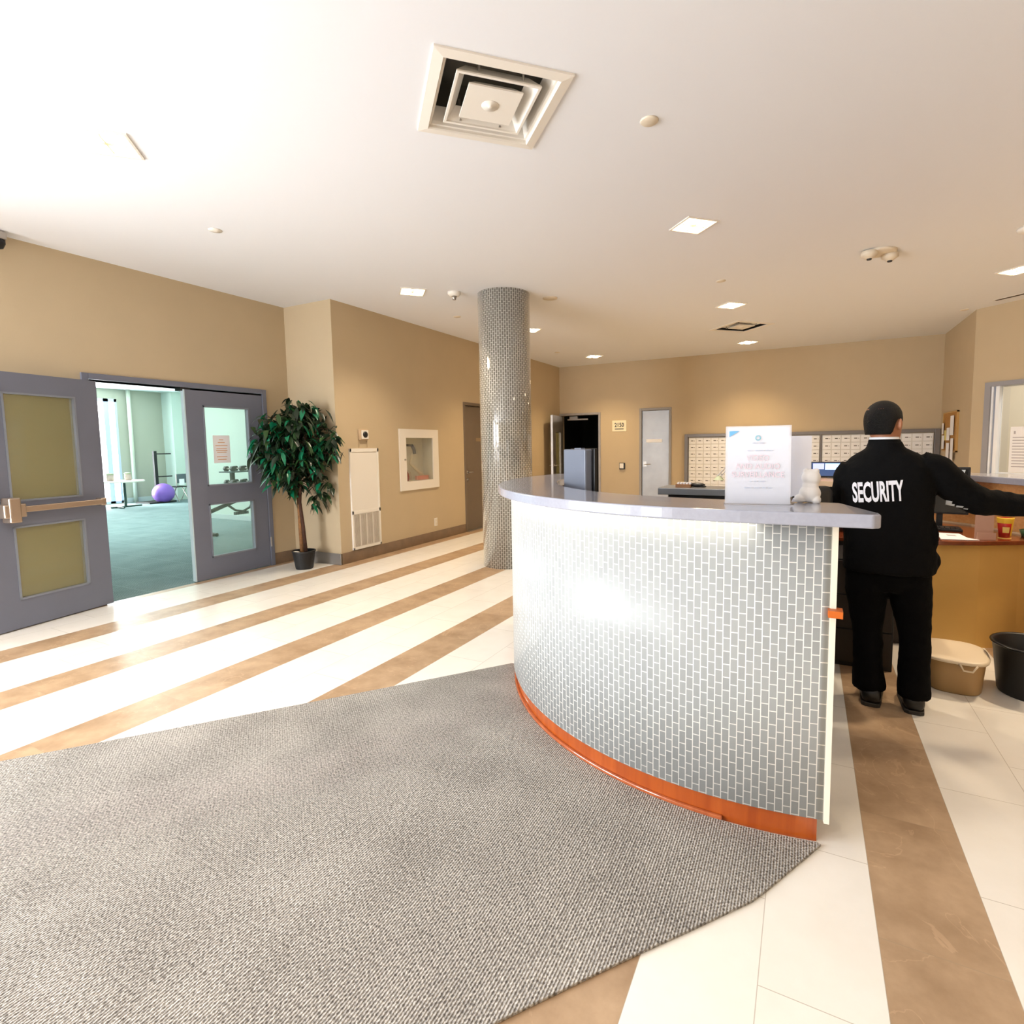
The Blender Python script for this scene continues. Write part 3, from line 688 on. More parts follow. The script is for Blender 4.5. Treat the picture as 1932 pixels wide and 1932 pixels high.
for k in range(6):
    a = k*PI/3; box(bm, -.0045, .0045, .006, .0095, 0, .0004, MP @ Matrix.Translation((0, .247, 0)) @ Matrix.Rotation(a, 4, 'Z'))
ob('emblem', bm, mat('pale_teal', (130, 190, 205), .6), t)
ob('corner_flash', prism(B(), [(-.100, .274), (-.064, .274), (-.100, .252)], 0, .0004, MP), mat('sky_blue_print', (112, 178, 222), .6), t)
sh = ob('loose_sheet', box(B(), -.058, .095, 0, .002, 0, .250), mat('bright_paper', (240, 241, 250), .5), None, M=frame_mat((-.08, 2.26, TZ), (1, .05, 0), (0,0,1)) @ Matrix.Rotation(-.06, 4, 'X'))
sh.data.transform(Matrix.Translation((0, 0, .003)))
tag(sh, 'blank white sheet standing behind the surveillance notice, its right edge showing', 'paper')
# white figurine (seen from behind)
t = thing('white_figurine', 'plain white rounded figurine seen from behind on the countertop', 'figurine', (.0, 2.27, TZ))
bm = B()
def blob(bm, c, r, s=(1,1,1)):
    g = bmesh.ops.create_uvsphere(bm, u_segments=24, v_segments=16, radius=1)
    for v in g['verts']: v.co = Vector((v.co.x*r*s[0]+c[0], v.co.y*r*s[1]+c[1], v.co.z*r*s[2]+c[2]))
blob(bm, (.0, 2.27, TZ+.036), .036, (1.05, .85, 1)); blob(bm, (.003, 2.27, TZ+.095), .033, (1, .85, 1.0)); blob(bm, (.001, 2.27, TZ+.065), .030, (.95, .8, 1.1))
blob(bm, (-.032, 2.262, TZ+.016), .021, (1.1, .9, .8)); blob(bm, (.022, 2.258, TZ+.013), .017); blob(bm, (-.014, 2.268, TZ+.120), .011); blob(bm, (.02, 2.268, TZ+.120), .011)
fg = ob('body', bm, mat('white_ceramic', (246, 243, 240), .35), t)
mod = fg.modifiers.new('r', 'REMESH'); mod.mode = 'VOXEL'; mod.voxel_size = .0022; s_ = fg.modifiers.new('s', 'SMOOTH'); s_.iterations = 8; bake(fg); fg.location.x += .012
t = thing('silver_pen_holder', 'small chrome pen holder on the countertop beside the white figurine', 'pen holder', (-.055, 2.21, TZ))
bm = B(); lathe(bm, [(.017, TZ), (.014, TZ+.004), (.006, TZ+.008), (.012, TZ+.022), (.016, TZ+.025)], -.055, 2.21, 20); ob('cup', bm, STEEL, t, smooth=True)
bm = B(); tube(bm, [(-.058, 2.21, TZ+.018), (-.04, 2.20, TZ+.028)], .003, 8); ob('pen', bm, BLACK, t)

# ------------------------------------------------------------------ behind the counter
def monitor(name, label, cpos, dirv, w, h, z0, bm_mat, face=None, stand=True, cat='monitor'):
    """dirv: unit vector along the width; face: +1 screen on the -normal side"""
    t = thing(name, label, cat, (cpos[0], cpos[1], z0))
    M = frame_mat((cpos[0], cpos[1], z0), dirv, (0,0,1))
    return t, M
# screen seen from the back, behind the left part of the counter
t, M = monitor('monitor', 'grey backed computer monitor rising behind the left curve of the counter', (-1.235, 3.08), (.60, -.50, 0), .34, .3, .75, None)
bm = B(); box(bm, -.155, .155, .0, .022, .30, .66); ob('screen', bm, BLACK, t, M=M, bevel=.004)
bm = B(); box(bm, -.155, .130, -.05, 0, .31, .655); ob('back_shell', bm, mat('blue_grey_plastic', (112, 118, 132), .45), t, M=M, bevel=.008)
bm = B(); box(bm, -.04, .045, -.03, -.005, .655, .663); ob('top_clip', bm, mat('blue_grey_plastic', (112, 118, 132), .45), t, M=M)
bm = B(); box(bm, -.02, .02, -.01, .01, .0, .35); box(bm, -.11, .11, -.03, .16, 0, .012); ob('stand', bm, BLACK, t, M=M)
def office_chair(loc, rz, label, top=1.2):
    t = thing('office_chair', label, 'chair', (*loc, 0), rz, 'black office chairs behind the counter')
    LB = mat('black_leather', (24, 22, 20), .42, noise=.15, nscale=20)
    bm = B(); box(bm, -.24, .24, -.24, .24, .44, .54); ob('seat', bm, LB, t, world=False, bevel=.035, seg=4)
    bm = B(); box(bm, -.23, .23, -.30, -.22, .60, top); ob('backrest', bm, LB, t, world=False, bevel=.035, seg=4)
    bm = B(); tube(bm, [(0, -.12, .44), (0, -.27, .46), (0, -.31, .7)], .018); ob('back_post', bm, BLACK, t, world=False)
    bm = B(); tube(bm, [(0, 0, .1), (0, 0, .44)], .028); ob('gas_lift', bm, BLACK, t, world=False)
    for s in (-1, 1):
        bm = B(); tube(bm, [(s*.22, .05, .5), (s*.29, .05, .52), (s*.29, .05, .70)], .014); box(bm, s*.29-.03, s*.29+.03, -.12, .16, .70, .73); ob('armrest', bm, BLACK, t, world=False)
    for k in range(5):
        a = 2*PI*k/5; c, s = math.cos(a), math.sin(a)
        bm = B(); tube(bm, [(0, 0, .12), (c*.27, s*.27, .075)], [.03, .018]); l = ob('leg', bm, BLACK, t, world=False)
        bm = B(); lathe(bm, [(.03, -.018), (.03, .018)], n=16, M=frame_mat((c*.28, s*.28, .031), (0,0,1), (-s, c, 0))); ob('castor', bm, BLACK, l, world=False)
    return t
office_chair((-.17, 3.50), .3, 'black office chair behind the white figurine, left of the guard', 1.19)
office_chair((-1.02, 3.62), .1, 'black office chair whose top edge shows right of the grey monitor', 1.07)

t = thing('added_pedestal', 'black drawer pedestal added under the rear desk for the darkness behind the guard', 'drawer unit', (.10, 4.08, 0))
ob('body', box(B(), -.14, .50, 3.86, 4.38, .0, .69), BLACK, t, bevel=.004)  # block added to supply the darkness under the desk
for k in range(3): ob('drawer', box(B(), -.13, .49, 3.85, 3.86, .03+.22*k, .24+.22*k), mat('brown_black_laminate', (40, 28, 20), .5), t, bevel=.002)
# rear desk
WT = wood('dark_cherry_top', (104, 44, 20), (132, 62, 28), .2, .6, 0)
PANEL = mat('maple_panel', (226, 184, 104), .45, noise=.05, nscale=2)
wall_pts = [(-.42, 5.6), (-.2, 5.76), (.1, 5.82), (.5, 5.78), (.85, 5.66), (1.04, 5.5), (1.2, 5.33), (1.30, 5.14), (1.42, 4.88), (1.58, 4.5), (1.68, 4.1), (1.7, 3.7)]
def offset(pts, d):
    out = []
    for i, p in enumerate(pts):
        a = Vector(pts[max(i-1, 0)]); b = Vector(pts[min(i+1, len(pts)-1)]); n = (b-a).normalized(); out.append((p[0]-n.y*d, p[1]+n.x*d))
    return out
t = thing('rear_desk', 'long curved cherry topped desk with maple front panel behind the guard', 'desk', (.9, 4.6, 0))
front = [(-1.3, 4.45), (-.6, 4.36), (.2, 4.36), (.78, 4.41), (1.06, 4.51), (1.30, 4.63), (1.42, 4.68)]
ob('desk_top', prism(B(), front+[p for p in offset(wall_pts, -.0)[8:4:-1]]+wall_pts[4::-1]+[(-1.0, 5.3), (-1.3, 5.0)], .72, .75), WT, t, bevel=.004)
pf = [(x, y+.05) for x, y in front]
def ribbon(pts, th, z0, z1):
    return prism(B(), list(pts)+offset(pts, th)[::-1], z0, z1)
pd = (.66, 4.45)
ob('front_panel', ribbon([pd]+pf[3:], .02, 0, .72), PANEL, t)
ob('front_panel', ribbon(pf[:3]+[pd], .02, .0, .72), mat('dark_laminate_and_shade', (44, 32, 24), .5), t)  # left part coloured dark for the shade under the desk
ob('back_wall', ribbon(wall_pts, .08, 0, 1.10), wood('maple_inner', (196, 140, 84), (214, 160, 104), .4, .2, 0), t)
ledge = ob('rear_countertop', prism(B(), offset(wall_pts, -.06)+offset(wall_pts, .30)[::-1], 1.10, 1.15), SLAB, bevel=.006, seg=3)
tag(ledge, 'grey stone ledge running along the top of the rear desk wall', 'countertop')
ob('edge_strip', ribbon(offset(wall_pts[4:10], -.035), .012, .75, .762), mat('aluminium_strip', (236, 214, 180), .2, metal=.4), t)
# low grey ledge with black base (left part) and small things on it
t = thing('low_ledge', 'brushed grey ledge on a black base that stands for the shadow beneath', 'cabinet', (-.7, 4.2, 0))
ob('top', box(B(), -1.00, -.30, 4.02, 4.34, 1.05, 1.10), mat('brushed_grey_top', (150, 154, 160), .28, metal=.5), t, bevel=.005)
ob('body', box(B(), -.93, -.32, 4.06, 4.32, .02, 1.05), BLACK, t)  # black body painted in for the shadow under the ledge
t2 = thing('card_box', 'small box of cards on the low grey ledge', 'box', (-.86, 4.14, 1.10))
ob('box', box(B(), -.885, -.775, 4.10, 4.18, 1.10, 1.125), mat('brown_card', (150, 106, 70), .7), t2)
bm = B()
for k in range(5): box(bm, -.875+k*.022, -.862+k*.022, 4.11, 4.17, 1.125, 1.137)
ob('cards', bm, PAPER, t2)
bm = B(); blob(bm, (-.735, 4.16, 1.118), .02, (2.9, 1.6, .85)); blob(bm, (-.69, 4.15, 1.108), .012, (2.0, 1, .6)); o = ob('black_glove', bm, mat('black_leather', (24, 22, 20), .42), smooth=True); tag(o, 'crumpled black leather glove on the low grey ledge', 'glove')
t = thing('desk_lamp', 'thin armed lamp with a pale green shade left of the notice', 'lamp', (-.56, 4.2, 1.10))
bm = B(); tube(bm, [(-.45, 4.2, 1.105), (-.44, 4.2, 1.36), (-.60, 4.2, 1.18)], .004, 8); tube(bm, [(-.43, 4.2, 1.36), (-.585, 4.2, 1.165)], .003, 8); ob('arm', bm, STEEL, t)
bm = B(); lathe(bm, [(.012, 1.185), (.04, 1.155)], -.585, 4.2, 20, cap=False); ob('lamp_shade', bm, mat('pale_green_enamel', (196, 204, 168), .4), t, smooth=True)
bm = B(); lathe(bm, [(.06, 1.10), (.055, 1.112)], -.46, 4.2, 20); ob('base', bm, STEEL, t)
# wooden shelf with monitor
t = bpy.data.objects['rear_desk']
ob('upper_shelf', box(B(), -.42, .30, 4.62, 5.35, 1.10, 1.13), wood('tan_wood', (186, 150, 126), (206, 170, 140), .4, .1, 0), t)
ob('shelf_edge', box(B(), -.42, .30, 4.605, 4.62, 1.09, 1.13), mat('light_edge_band', (236, 206, 170), .4), t)
bm = B(); box(bm, -.42, -.40, 4.62, 5.3, .75, 1.10); box(bm, .28, .30, 4.62, 5.3, .75, 1.10); box(bm, -.42, .3, 5.28, 5.3, .75, 1.1); ob('shelf_side', bm, BLACK, t)
SCR = mat('screen_glow', (60, 80, 120), .2, emit=(70, 90, 130), estr=.4)
t = thing('monitor', 'monitor showing camera pictures, partly hidden by the left shoulder of the guard', 'monitor', (.20, 5.0, 1.13))
ob('bezel', box(B(), .02, .52, 4.98, 5.01, 1.135, 1.265), BLACK, t, bevel=.004)
ob('screen', box(B(), .035, .505, 4.976, 4.98, 1.15, 1.258), SCR, t)
bm = B(); box(bm, .045, .125, 4.973, 4.976, 1.205, 1.252); ob('picture', bm, mat('cctv_pale', (160, 170, 200), .3, emit=(165, 175, 210), estr=.8), t)
bm = B(); box(bm, .132, .30, 4.973, 4.976, 1.20, 1.252); ob('picture', bm, mat('cctv_cyan', (170, 205, 235), .3, emit=(170, 205, 240), estr=.9), t)
bm = B(); box(bm, .15, .28, 4.93, 5.04, 1.13, 1.137); ob('foot', bm, STEEL, t)
t = thing('monitor', 'black monitor on the rear desk below the right arm of the guard and corkboard', 'monitor', (.98, 5.05, .75))
MM = frame_mat((.98, 5.0, .75), (1, -.15, 0), (0,0,1))
ob('bezel', box(B(), -.25, .10, 0, .03, .12, .475), BLACK, t, M=MM, bevel=.004)
ob('screen', box(B(), -.235, .085, -.003, 0, .135, .46), mat('dark_screen', (26, 28, 30), .15), t, M=MM)
ob('picture', prism(B(), [(-.06, .455), (.07, .455), (.055, .385), (.03, .375)], 0, .002, MM @ frame_mat((0, -.005, 0), (1,0,0), (0,-1,0))), mat('cctv_grey', (150, 152, 150), .3, emit=(150, 152, 150), estr=.5), t)
bm = B(); box(bm, -.09, -.05, .03, .05, 0, .3); box(bm, -.17, .05, -.04, .14, 0, .012); ob('stand', bm, BLACK, t, M=MM)
# small things on the rear desk
t = thing('desk_paper', 'loose printed white sheets lying on the dark desk edge beside the guard', 'paper', (.93, 4.6, .75))
ob('sheet', prism(B(), [(.83, 4.50), (.86, 4.80), (.99, 4.80), (1.0, 4.62), (1.05, 4.54), (.99, 4.52)], .751, .754), PAPER, t)
ob('print', box(B(), .90, .95, 4.66, 4.72, .754, .7545), mat('pale_grey_ink', (176, 172, 180), .8), t)
t = thing('leaflet_holder', 'pinkish clear card holder standing on the rear desk under the sleeve', 'holder', (1.09, 4.62, .75))
MH = frame_mat((1.085, 4.60, .75), (1, .25, 0), (0,0,1))
ob('panel', box(B(), -.055, .055, 0, .004, .0, .20), mat('pink_acrylic', (206, 168, 150), .2, alpha=.75), t, M=MH)
ob('pocket', box(B(), -.055, .055, -.03, -.026, .0, .05), mat('pink_acrylic', (206, 168, 150), .2, alpha=.75), t, M=MH); ob('floor_plate', box(B(), -.055, .055, -.03, .004, 0, .004), mat('pink_acrylic', (206, 168, 150), .2, alpha=.75), t, M=MH)
t = thing('paper_cup', 'red and yellow paper cup on the rear desk below the sleeve', 'cup', (1.225, 4.72, .75))
cx_, cy_ = 1.225, 4.72
bm = B(); lathe(bm, [(.032, .752), (.046, .89)], cx_, cy_, 32); ob('cup_wall', bm, mat('cup_red', (178, 34, 24), .35), t, smooth=True)
bm = B(); lathe(bm, [(.0435, .855), (.0470, .885), (.047, .893), (.043, .893)], cx_, cy_, 32, cap=False); ob('rim_band', bm, mat('cup_yellow', (238, 196, 60), .35), t, smooth=True)
bm = B()
for k in range(13):
    a = -PI/2-.5+k*1.0/12; 
for (a0_, a1_, z0_, z1_, nm, mm) in ((-2.15, -1.2, .79, .83, 'emblem', mat('cup_cream', (240, 214, 120), .35)), (-.95, -.4, .765, .885, 'side_stripe', mat('cup_yellow', (238, 196, 60), .35))):
    bm2 = B(); n = 10; rows = []
    for z in (z0_, (z0_+z1_)/2, z1_):
        rr = .032+(z-.752)/.138*.014+.0012
        rows.append([bm2.verts.new((cx_+rr*math.cos(a0_+(a1_-a0_)*i/n), cy_+rr*math.sin(a0_+(a1_-a0_)*i/n), z)) for i in range(n+1)])
    for r0_, r1_ in zip(rows, rows[1:]):
        for i in range(n): bm2.faces.new((r0_[i], r0_[i+1], r1_[i+1], r1_[i]))
    ob(nm, bm2, mm, t)
bm.free()
bm = B(); lathe(bm, [(.036, .75), (.036, .754)], cx_, cy_, 32); ob('foot_ring', bm, mat('cup_cream', (240, 214, 120), .35), t)
bm = B(); lathe(bm, [(.07, .755), (.085, .80), (.08, .80), (.066, .757)], 1.42, 4.84, 32); o = ob('green_bowl', bm, mat('green_glaze', (70, 120, 84), .3), smooth=True); o.location.z = -.005; tag(o, 'green glazed bowl on the rear desk at the right edge', 'bowl')
t = thing('keyboard', 'black keyboard on the rear desk just right of the guard', 'keyboard', (.86, 4.98, .75))
ob('case', box(B(), -.2, .2, -.07, .07, .001, .02, frame_mat((.84, 4.98, .75), (1, -.1, 0), (0,0,1))), BLACK, t, bevel=.004)
bm = B()
for i in range(12):
    for k in range(4): box(bm, -.19+i*.032, -.164+i*.032, -.06+k*.031, -.035+k*.031, .02, .026, frame_mat((.84, 4.98, .75), (1, -.1, 0), (0,0,1)))
ob('keys', bm, mat('dark_keys', (34, 34, 36), .5), t)
# bins
t = thing('storage_bin', 'beige plastic bin with a white handled lid on the floor by the desk', 'bin', (.80, 3.86, 0))
MB_ = frame_mat((.795, 3.83, 0), (1, -.12, 0), (0,0,1))
def sup(cz, a, b, p=3.2): return (MB_ @ Vector((0, 0, cz)), MB_.to_3x3() @ Vector((a, 0, 0)), MB_.to_3x3() @ Vector((0, b, 0)), p)
bm = B(); loft(bm, [sup(.0, .125, .16), sup(.01, .13, .165), sup(.175, .143, .183), sup(.188, .143, .183)], 48); ob('body', bm, mat('tan_plastic', (168, 134, 88), .45), t, smooth=True)
bm = B(); loft(bm, [sup(.184, .156, .196), sup(.196, .160, .20), sup(.203, .145, .185), sup(.206, .10, .14)], 48); ob('lid', bm, mat('cream_lid_plastic', (232, 214, 186), .4), t, smooth=True)
bm = B(); tube(bm, [MB_ @ Vector(p) for p in ((.01, -.195, .19), (.02, -.20, .175), (.03, -.20, .155), (.07, -.20, .155), (.08, -.20, .175), (.09, -.195, .19))], .005, 8); ob('handle', bm, mat('cream_lid_plastic', (232, 214, 186), .4), t, smooth=True)
t = thing('waste_bin', 'black round waste bin on the floor at the right edge', 'bin', (1.16, 3.86, 0))
bm = B(); lathe(bm, [(.155, 0), (.16, .01), (.19, .28), (.197, .285), (.19, .29), (.18, .28), (.15, .02)], 1.165, 3.85, 40, cap=False); lathe(bm, [(.15, .0), (.15, .015)], 1.165, 3.85, 40); ob('body', bm, BLACK, t, smooth=True)
bm = B(); tube(bm, [(1.165+.196*math.cos(a/16*PI), 3.85+.196*math.sin(a/16*PI), .283) for a in range(33)], .006, 6, cap=False); ob('rim', bm, mat('black_bag', (26, 27, 30), .25), t, smooth=True)

# ------------------------------------------------------------------ rug
def kick(a): return (CX+(RT-.002)*math.cos(a), CY+(RT-.002)*math.sin(a))
aL = math.atan2(2.90-CY, -1.66-CX); aR = A_R-.012
rug = [(-1.70, 2.975), (-2.486, 1.99), (-3.303, .99), (-5.0, -1.10), (-2.9, -2.3), (-1.75, -.55), (-1.02, .50), (-.649, 1.036), (-.466, 1.266), (-.385, 1.366), (-.274, 1.498), (-.117, 1.69), (-.084, 1.746), (.078, 2.045)]
n = 30; a_st = aR; a_en = math.atan2(2.975-CY, -1.70-CX)
a_en = a_en if a_en < 0 else a_en-2*PI
rug += [kick(a_st+(a_en-a_st)*i/n) for i in range(n+1)][0:]
rg = ob('floor_mat', prism(B(), rug, .0005, .009), carpet('grey_loop_carpet', (112, 107, 102), (208, 202, 193)), bevel=.002)
tag(rg, 'large grey ribbed entrance mat lying in front of the counter', 'mat')

# ------------------------------------------------------------------ potted ficus
t = thing('potted_ficus', 'artificial ficus tree in a black pot in the corner by the gym door', 'plant', (-5.37, 4.42, 0))
px, py = -5.37, 4.42
bm = B(); lathe(bm, [(.095, 0), (.10, .01), (.128, .20), (.135, .205), (.135, .22), (.122, .22), (.118, .18)], px, py, 36); ob('pot', bm, mat('black_pot', (22, 22, 24), .5), t, smooth=False)
bm = B(); lathe(bm, [(.118, .16), (.118, .185), (.06, .195)], px, py, 24); ob('soil', bm, mat('dark_soil', (52, 44, 34), .95, noise=.3, nscale=60, bump=1, bscale=90), t)
bm = B(); blob(bm, (px-.05, py-.07, .20), .035, (1.5, 1, .5)); ob('white_filler', bm, mat('white_filler', (220, 214, 200), .8), t, smooth=True)
BARK = mat('brown_bark', (134, 92, 52), .8, noise=.35, nscale=30, bump=.8, bscale=50)
BARK2 = mat('dark_bark', (66, 38, 22), .8, noise=.3, nscale=30, bump=.8, bscale=50)
bm = B(); tube(bm, [(px-.02, py, .17), (px-.035, py, .5), (px-.05, py+.01, .85), (px-.045, py, 1.15), (px-.08, py, 1.45), (px-.06, py-.02, 1.75)], [.03, .026, .024, .02, .015, .008], 12); ob('trunk', bm, BARK, t, smooth=True)
bm = B(); tube(bm, [(px+.04, py, .17), (px+.025, py-.01, .5), (px+.0, py-.02, .8), (px+.02, py-.01, 1.1), (px+.08, py, 1.4), (px+.14, py, 1.65)], [.022, .02, .018, .016, .012, .006], 12); ob('trunk', bm, BARK2, t, smooth=True)
def okp(p): return p.x > XL+.04 and not (p.y > YJ-.03) and not (p.x > XL-.1 and p.x < XL+.13 and p.y < 4.37 and False)
tips = []
bmb = B(); bml = B()
view = Vector((-5.37, 4.42, 0)).normalized(); side = Vector((view.y, -view.x, 0))   # towards image right
def leafgeo(bm, base, d, L, w, droop):
    d = d.normalized(); s = d.cross(Vector((0,0,1)))
    if s.length < .1: s = Vector((1,0,0))
    s.normalize(); s = (s+Vector((random.uniform(-.5,.5), random.uniform(-.5,.5), random.uniform(-.4,.4)))).normalized()
    nrm = s.cross(d).normalized()
    prof = ((0,.0), (.18,.55), (.42,1), (.7,.72), (.88,.3), (1,0)); prev = None
    mi = 0 if random.random() < .6 else (1 if random.random() < .55 else 2)
    for tt, ww in prof:
        c = base+d*L*tt+Vector((0,0,-droop*L*tt*tt))
        row = [bm.verts.new(c-s*w*ww*.5+nrm*.15*w*ww), bm.verts.new(c), bm.verts.new(c+s*w*ww*.5+nrm*.15*w*ww)] if ww > 0 else [bm.verts.new(c)]*3
        if prev:
            for i in (0, 1):
                q = [prev[i], prev[i+1], row[i+1], row[i]]; q = list(dict.fromkeys(q))
                if len(q) >= 3:
                    f = bm.faces.new(q); f.material_index = mi; f.smooth = True
        prev = row
clusters = []
for i in range(150):
    for _ in range(60):
        u = random.uniform(-1, 1); v = random.uniform(-1, 1); ww = random.uniform(-1, 1)
        if u*u+v*v+ww*ww > 1: continue
        z = 1.47+.50*ww
        wid = .50*(1-.25*max(0, ww))
        p = Vector((px, py, 0))+side*(u*wid*1.04+.05)+view*(v*.34-.02); p.z = z
        if z < 1.12 and abs(u) < .22 and random.random() < .5: continue
        if okp(p): clusters.append(p); break
for p0 in [(-.30, 1.22), (-.27, 1.05), (.42, 1.22), (.35, .98), (.20, .86), (.16, .80), (-.05, 1.98), (-.02, 1.90), (.30, 1.86), (-.38, 1.80), (.47, 1.62), (-.46, 1.65), (.50, 1.48), (-.12, .98), (-.08, .92), (-.38, 1.35), (.24, .93)]:
    p = Vector((px, py, 0))+side*p0[0]*.96; p.z = p0[1]
    if okp(p): clusters.append(p)
for p in clusters:
    root = Vector((px-.03+random.uniform(-.03,.06), py, min(1.7, max(1.05, p.z-.15))))
    mid = (root+p)/2+Vector((0,0,.08)); tube(bmb, [root, mid, p], [.006, .004, .002], 5)
    for k in range(random.randint(7, 10)):
        a = random.uniform(0, 2*PI); d = Vector((math.cos(a), math.sin(a), random.uniform(-1.1, .25)))
        b = p+Vector((random.uniform(-.06,.06), random.uniform(-.06,.06), random.uniform(-.05,.06)))
        L = random.uniform(.09, .14); e = b+d.normalized()*L
        if okp(b) and okp(e): leafgeo(bml, b, d, L, random.uniform(.046, .064), random.uniform(.3, .9))
ob('branches', bmb, BARK2, t)
ob('foliage', bml, [mat('dark_green_leaf', (24, 42, 24), .32), mat('olive_leaf', (44, 74, 36), .32), mat('emerald_leaf', (18, 112, 76), .25)], t)

# ------------------------------------------------------------------ gym next door
GW = mat('gym_grey_green_paint', (172, 176, 160), .8)
bm = B()
for a, b, c, d in cells(-1.5, 9.8, 0, 3.15, [(6.9, 8.12, .02, 2.88)]): box(bm, -17.2, -17, a, b, c, d)
struct('wall_gym_far', bm, GW)
bm = B(); box(bm, -17.2, -11.5, 9.8, 10, 0, 3.15); box(bm, -11.5, -6.1, 7.0, 7.2, 0, 3.15); box(bm, -11.5, -11.3, 7.2, 9.8, 0, 3.15); box(bm, -17.2, -6.1, -1.7, -1.5, 0, 3.15)
struct('wall_gym_side', bm, mat('gym_mint_paint', (200, 216, 206), .8))
bm = B(); box(bm, -17, -16.5, 9.28, 9.67, 0, 3.15); struct('wall_gym_pier', bm, mat('gym_mint_paint', (200, 216, 206), .8))
struct('ceiling_gym', box(B(), -17.2, -6.1, -1.7, 10, 3.15, 3.3), mat('gym_ceiling_paint', (230, 240, 240), .8))
bm = B(); box(bm, -17, -16.985, 8.2, 9.28, 0, .14); box(bm, -11.5, -6.1, 6.985, 7.0, 0, .1); struct('baseboard_gym', bm, mat('gym_baseboard', (190, 204, 204), .5))
e = sempty('window_4', (-17.1, 7.5, 0))
bm = B()
for a, b, c, d in ((6.9, 6.96, .02, 2.88), (7.80, 7.92, .02, 2.88), (8.06, 8.12, .02, 2.88), (6.9, 8.12, 2.8, 2.88), (6.9, 8.12, .02, .08)): box(bm, -17.1, -17.0, a, b, c, d)
ob('window_frame', bm, mat('pale_blue_frame', (190, 205, 230), .4), e)
bm = B(); tube(bm, [(-16.9, 8.37, 0), (-16.9, 8.37, 3.15)], .05, 16); o = ob('round_pipe', bm, mat('pale_pipe', (206, 214, 196), .5), smooth=True); tag(o, 'slim pale floor to ceiling pipe right of the gym window', 'pipe')
# fitness table
t = thing('folding_table', 'round white folding table by the bright gym window', 'table', (-15.6, 7.45, 0))
bm = B(); lathe(bm, [(.47, .66), (.48, .67), (.48, .69), (.47, .70)], -15.6, 7.43, 40); ob('table_top', bm, WHITE, t)
GM = mat('dark_green_steel', (40, 66, 60), .5)
bm = B(); tube(bm, [(-15.6, 7.48, .03), (-15.6, 7.48, .66)], .03); ob('leg', bm, GM, t)
bm = B(); tube(bm, [(-15.6, 7.15, .03), (-15.6, 7.85, .03)], .022); tube(bm, [(-15.9, 7.3, .03), (-15.3, 7.3, .03)], .022); ob('foot', bm, GM, t)
for y, lab in ((7.18, 'left one of two round tubs on the gym table'), (7.58, 'right one of two round tubs, beside the table edge near the pipe')):
    t = thing('wipe_tub', lab, 'tub', (-15.6, y, .70), group='tubs on the gym table')
    bm = B(); lathe(bm, [(.075, .70), (.075, .86)], -15.6, y, 20); ob('body', bm, mat('dusty_pink_plastic', (176, 160, 150), .5), t, smooth=True)
    bm = B(); lathe(bm, [(.078, .86), (.078, .89), (.03, .90)], -15.6, y, 20); ob('lid', bm, mat('sage_plastic', (150, 160, 130), .5), t, smooth=True)
bm = B(); blob(bm, (-16.0, 8.62, .27), .27); o = ob('exercise_ball', bm, mat('purple_vinyl', (128, 92, 184), .4), smooth=True); tag(o, 'purple exercise ball on the gym floor before the folding chair', 'ball')
t = thing('training_stand', 'tall black weight stand with two side arms in the gym', 'stand', (-16.3, 8.58, 0))
bm = B(); box(bm, -16.34, -16.26, 8.58, 8.66, 0, 1.44); ob('post', bm, BLACK, t)
for z in (1.36, .72):
    bm = B(); tube(bm, [(-16.3, 8.62, z), (-16.3, 9.05, z)], .016); ob('arm', bm, BLACK, t)
ob('base', box(B(), -16.6, -15.9, 8.2, 8.9, .0, .04), BLACK, t)
t = thing('folding_chair', 'grey folding chair behind the purple ball in the gym', 'chair', (-15.9, 9.1, 0))
bm = B(); box(bm, -15.96, -15.93, 8.96, 9.22, .52, .78); ob('backrest', bm, mat('slate_plastic', (86, 96, 104), .5), t, bevel=.01)
bm = B(); box(bm, -16.3, -15.93, 8.94, 9.24, .40, .43); ob('seat', bm, BLACK, t)
for s in (8.95, 9.23):
    bm = B(); tube(bm, [(-15.93, s, .78), (-15.93, s, .45), (-16.25, s, 0)], .012); tube(bm, [(-16.2, s, .42), (-15.85, s, 0)], .012); ob('leg', bm, STEEL, t)
bm = B(); box(bm, -15.925, -15.92, 9.02, 9.16, .46, .64); o = ob('hanging_paper', bm, PAPER); tag(o, 'white paper hanging on the folding chair in the gym', 'paper')
# dumbbell rack
t = thing('dumbbell_rack', 'two tier dumbbell rack seen through the upper mint pane', 'rack', (-9, 6.3, 0))
bm = B()
box(bm, -9.12, -9.05, 6.75, 6.8, 0, 1.1); box(bm, -9.12, -9.05, 6.03, 6.08, .80, 1.06)
ob('frame', bm, BLACK, t)
for z in (1.04, .80):
    ob('shelf', box(B(), -9.25, -8.9, 5.92, 6.85, z, z+.02), mat('slate_metal', (92, 104, 112), .4), t)
k = 0
for zi, z in enumerate((1.06, .82)):
    for i in range(5):
        y = 6.0+i*.17
        tt = thing('dumbbell', ('upper' if zi == 0 else 'lower')+' shelf dumbbell of the gym rack, black hex head', 'dumbbell', (-9.07, y, z), group='dumbbells on the '+('upper' if zi == 0 else 'lower')+' rack shelf')
        for s in (-1, 1):
            bm = B(); lathe(bm, [(.045, -.03), (.05, -.02), (.05, .02), (.045, .03)], n=6, M=frame_mat((-9.07+s*.09, y, z+.047), (0,1,0), (1,0,0))); ob('head', bm, BLACK, tt)
        bm = B(); tube(bm, [(-9.15, y, z+.047), (-8.99, y, z+.047)], .014); ob('grip', bm, STEEL, tt)
t = thing('exercise_machine', 'low black exercise machine seen through the lower mint pane', 'exercise machine', (-9, 5.9, 0))
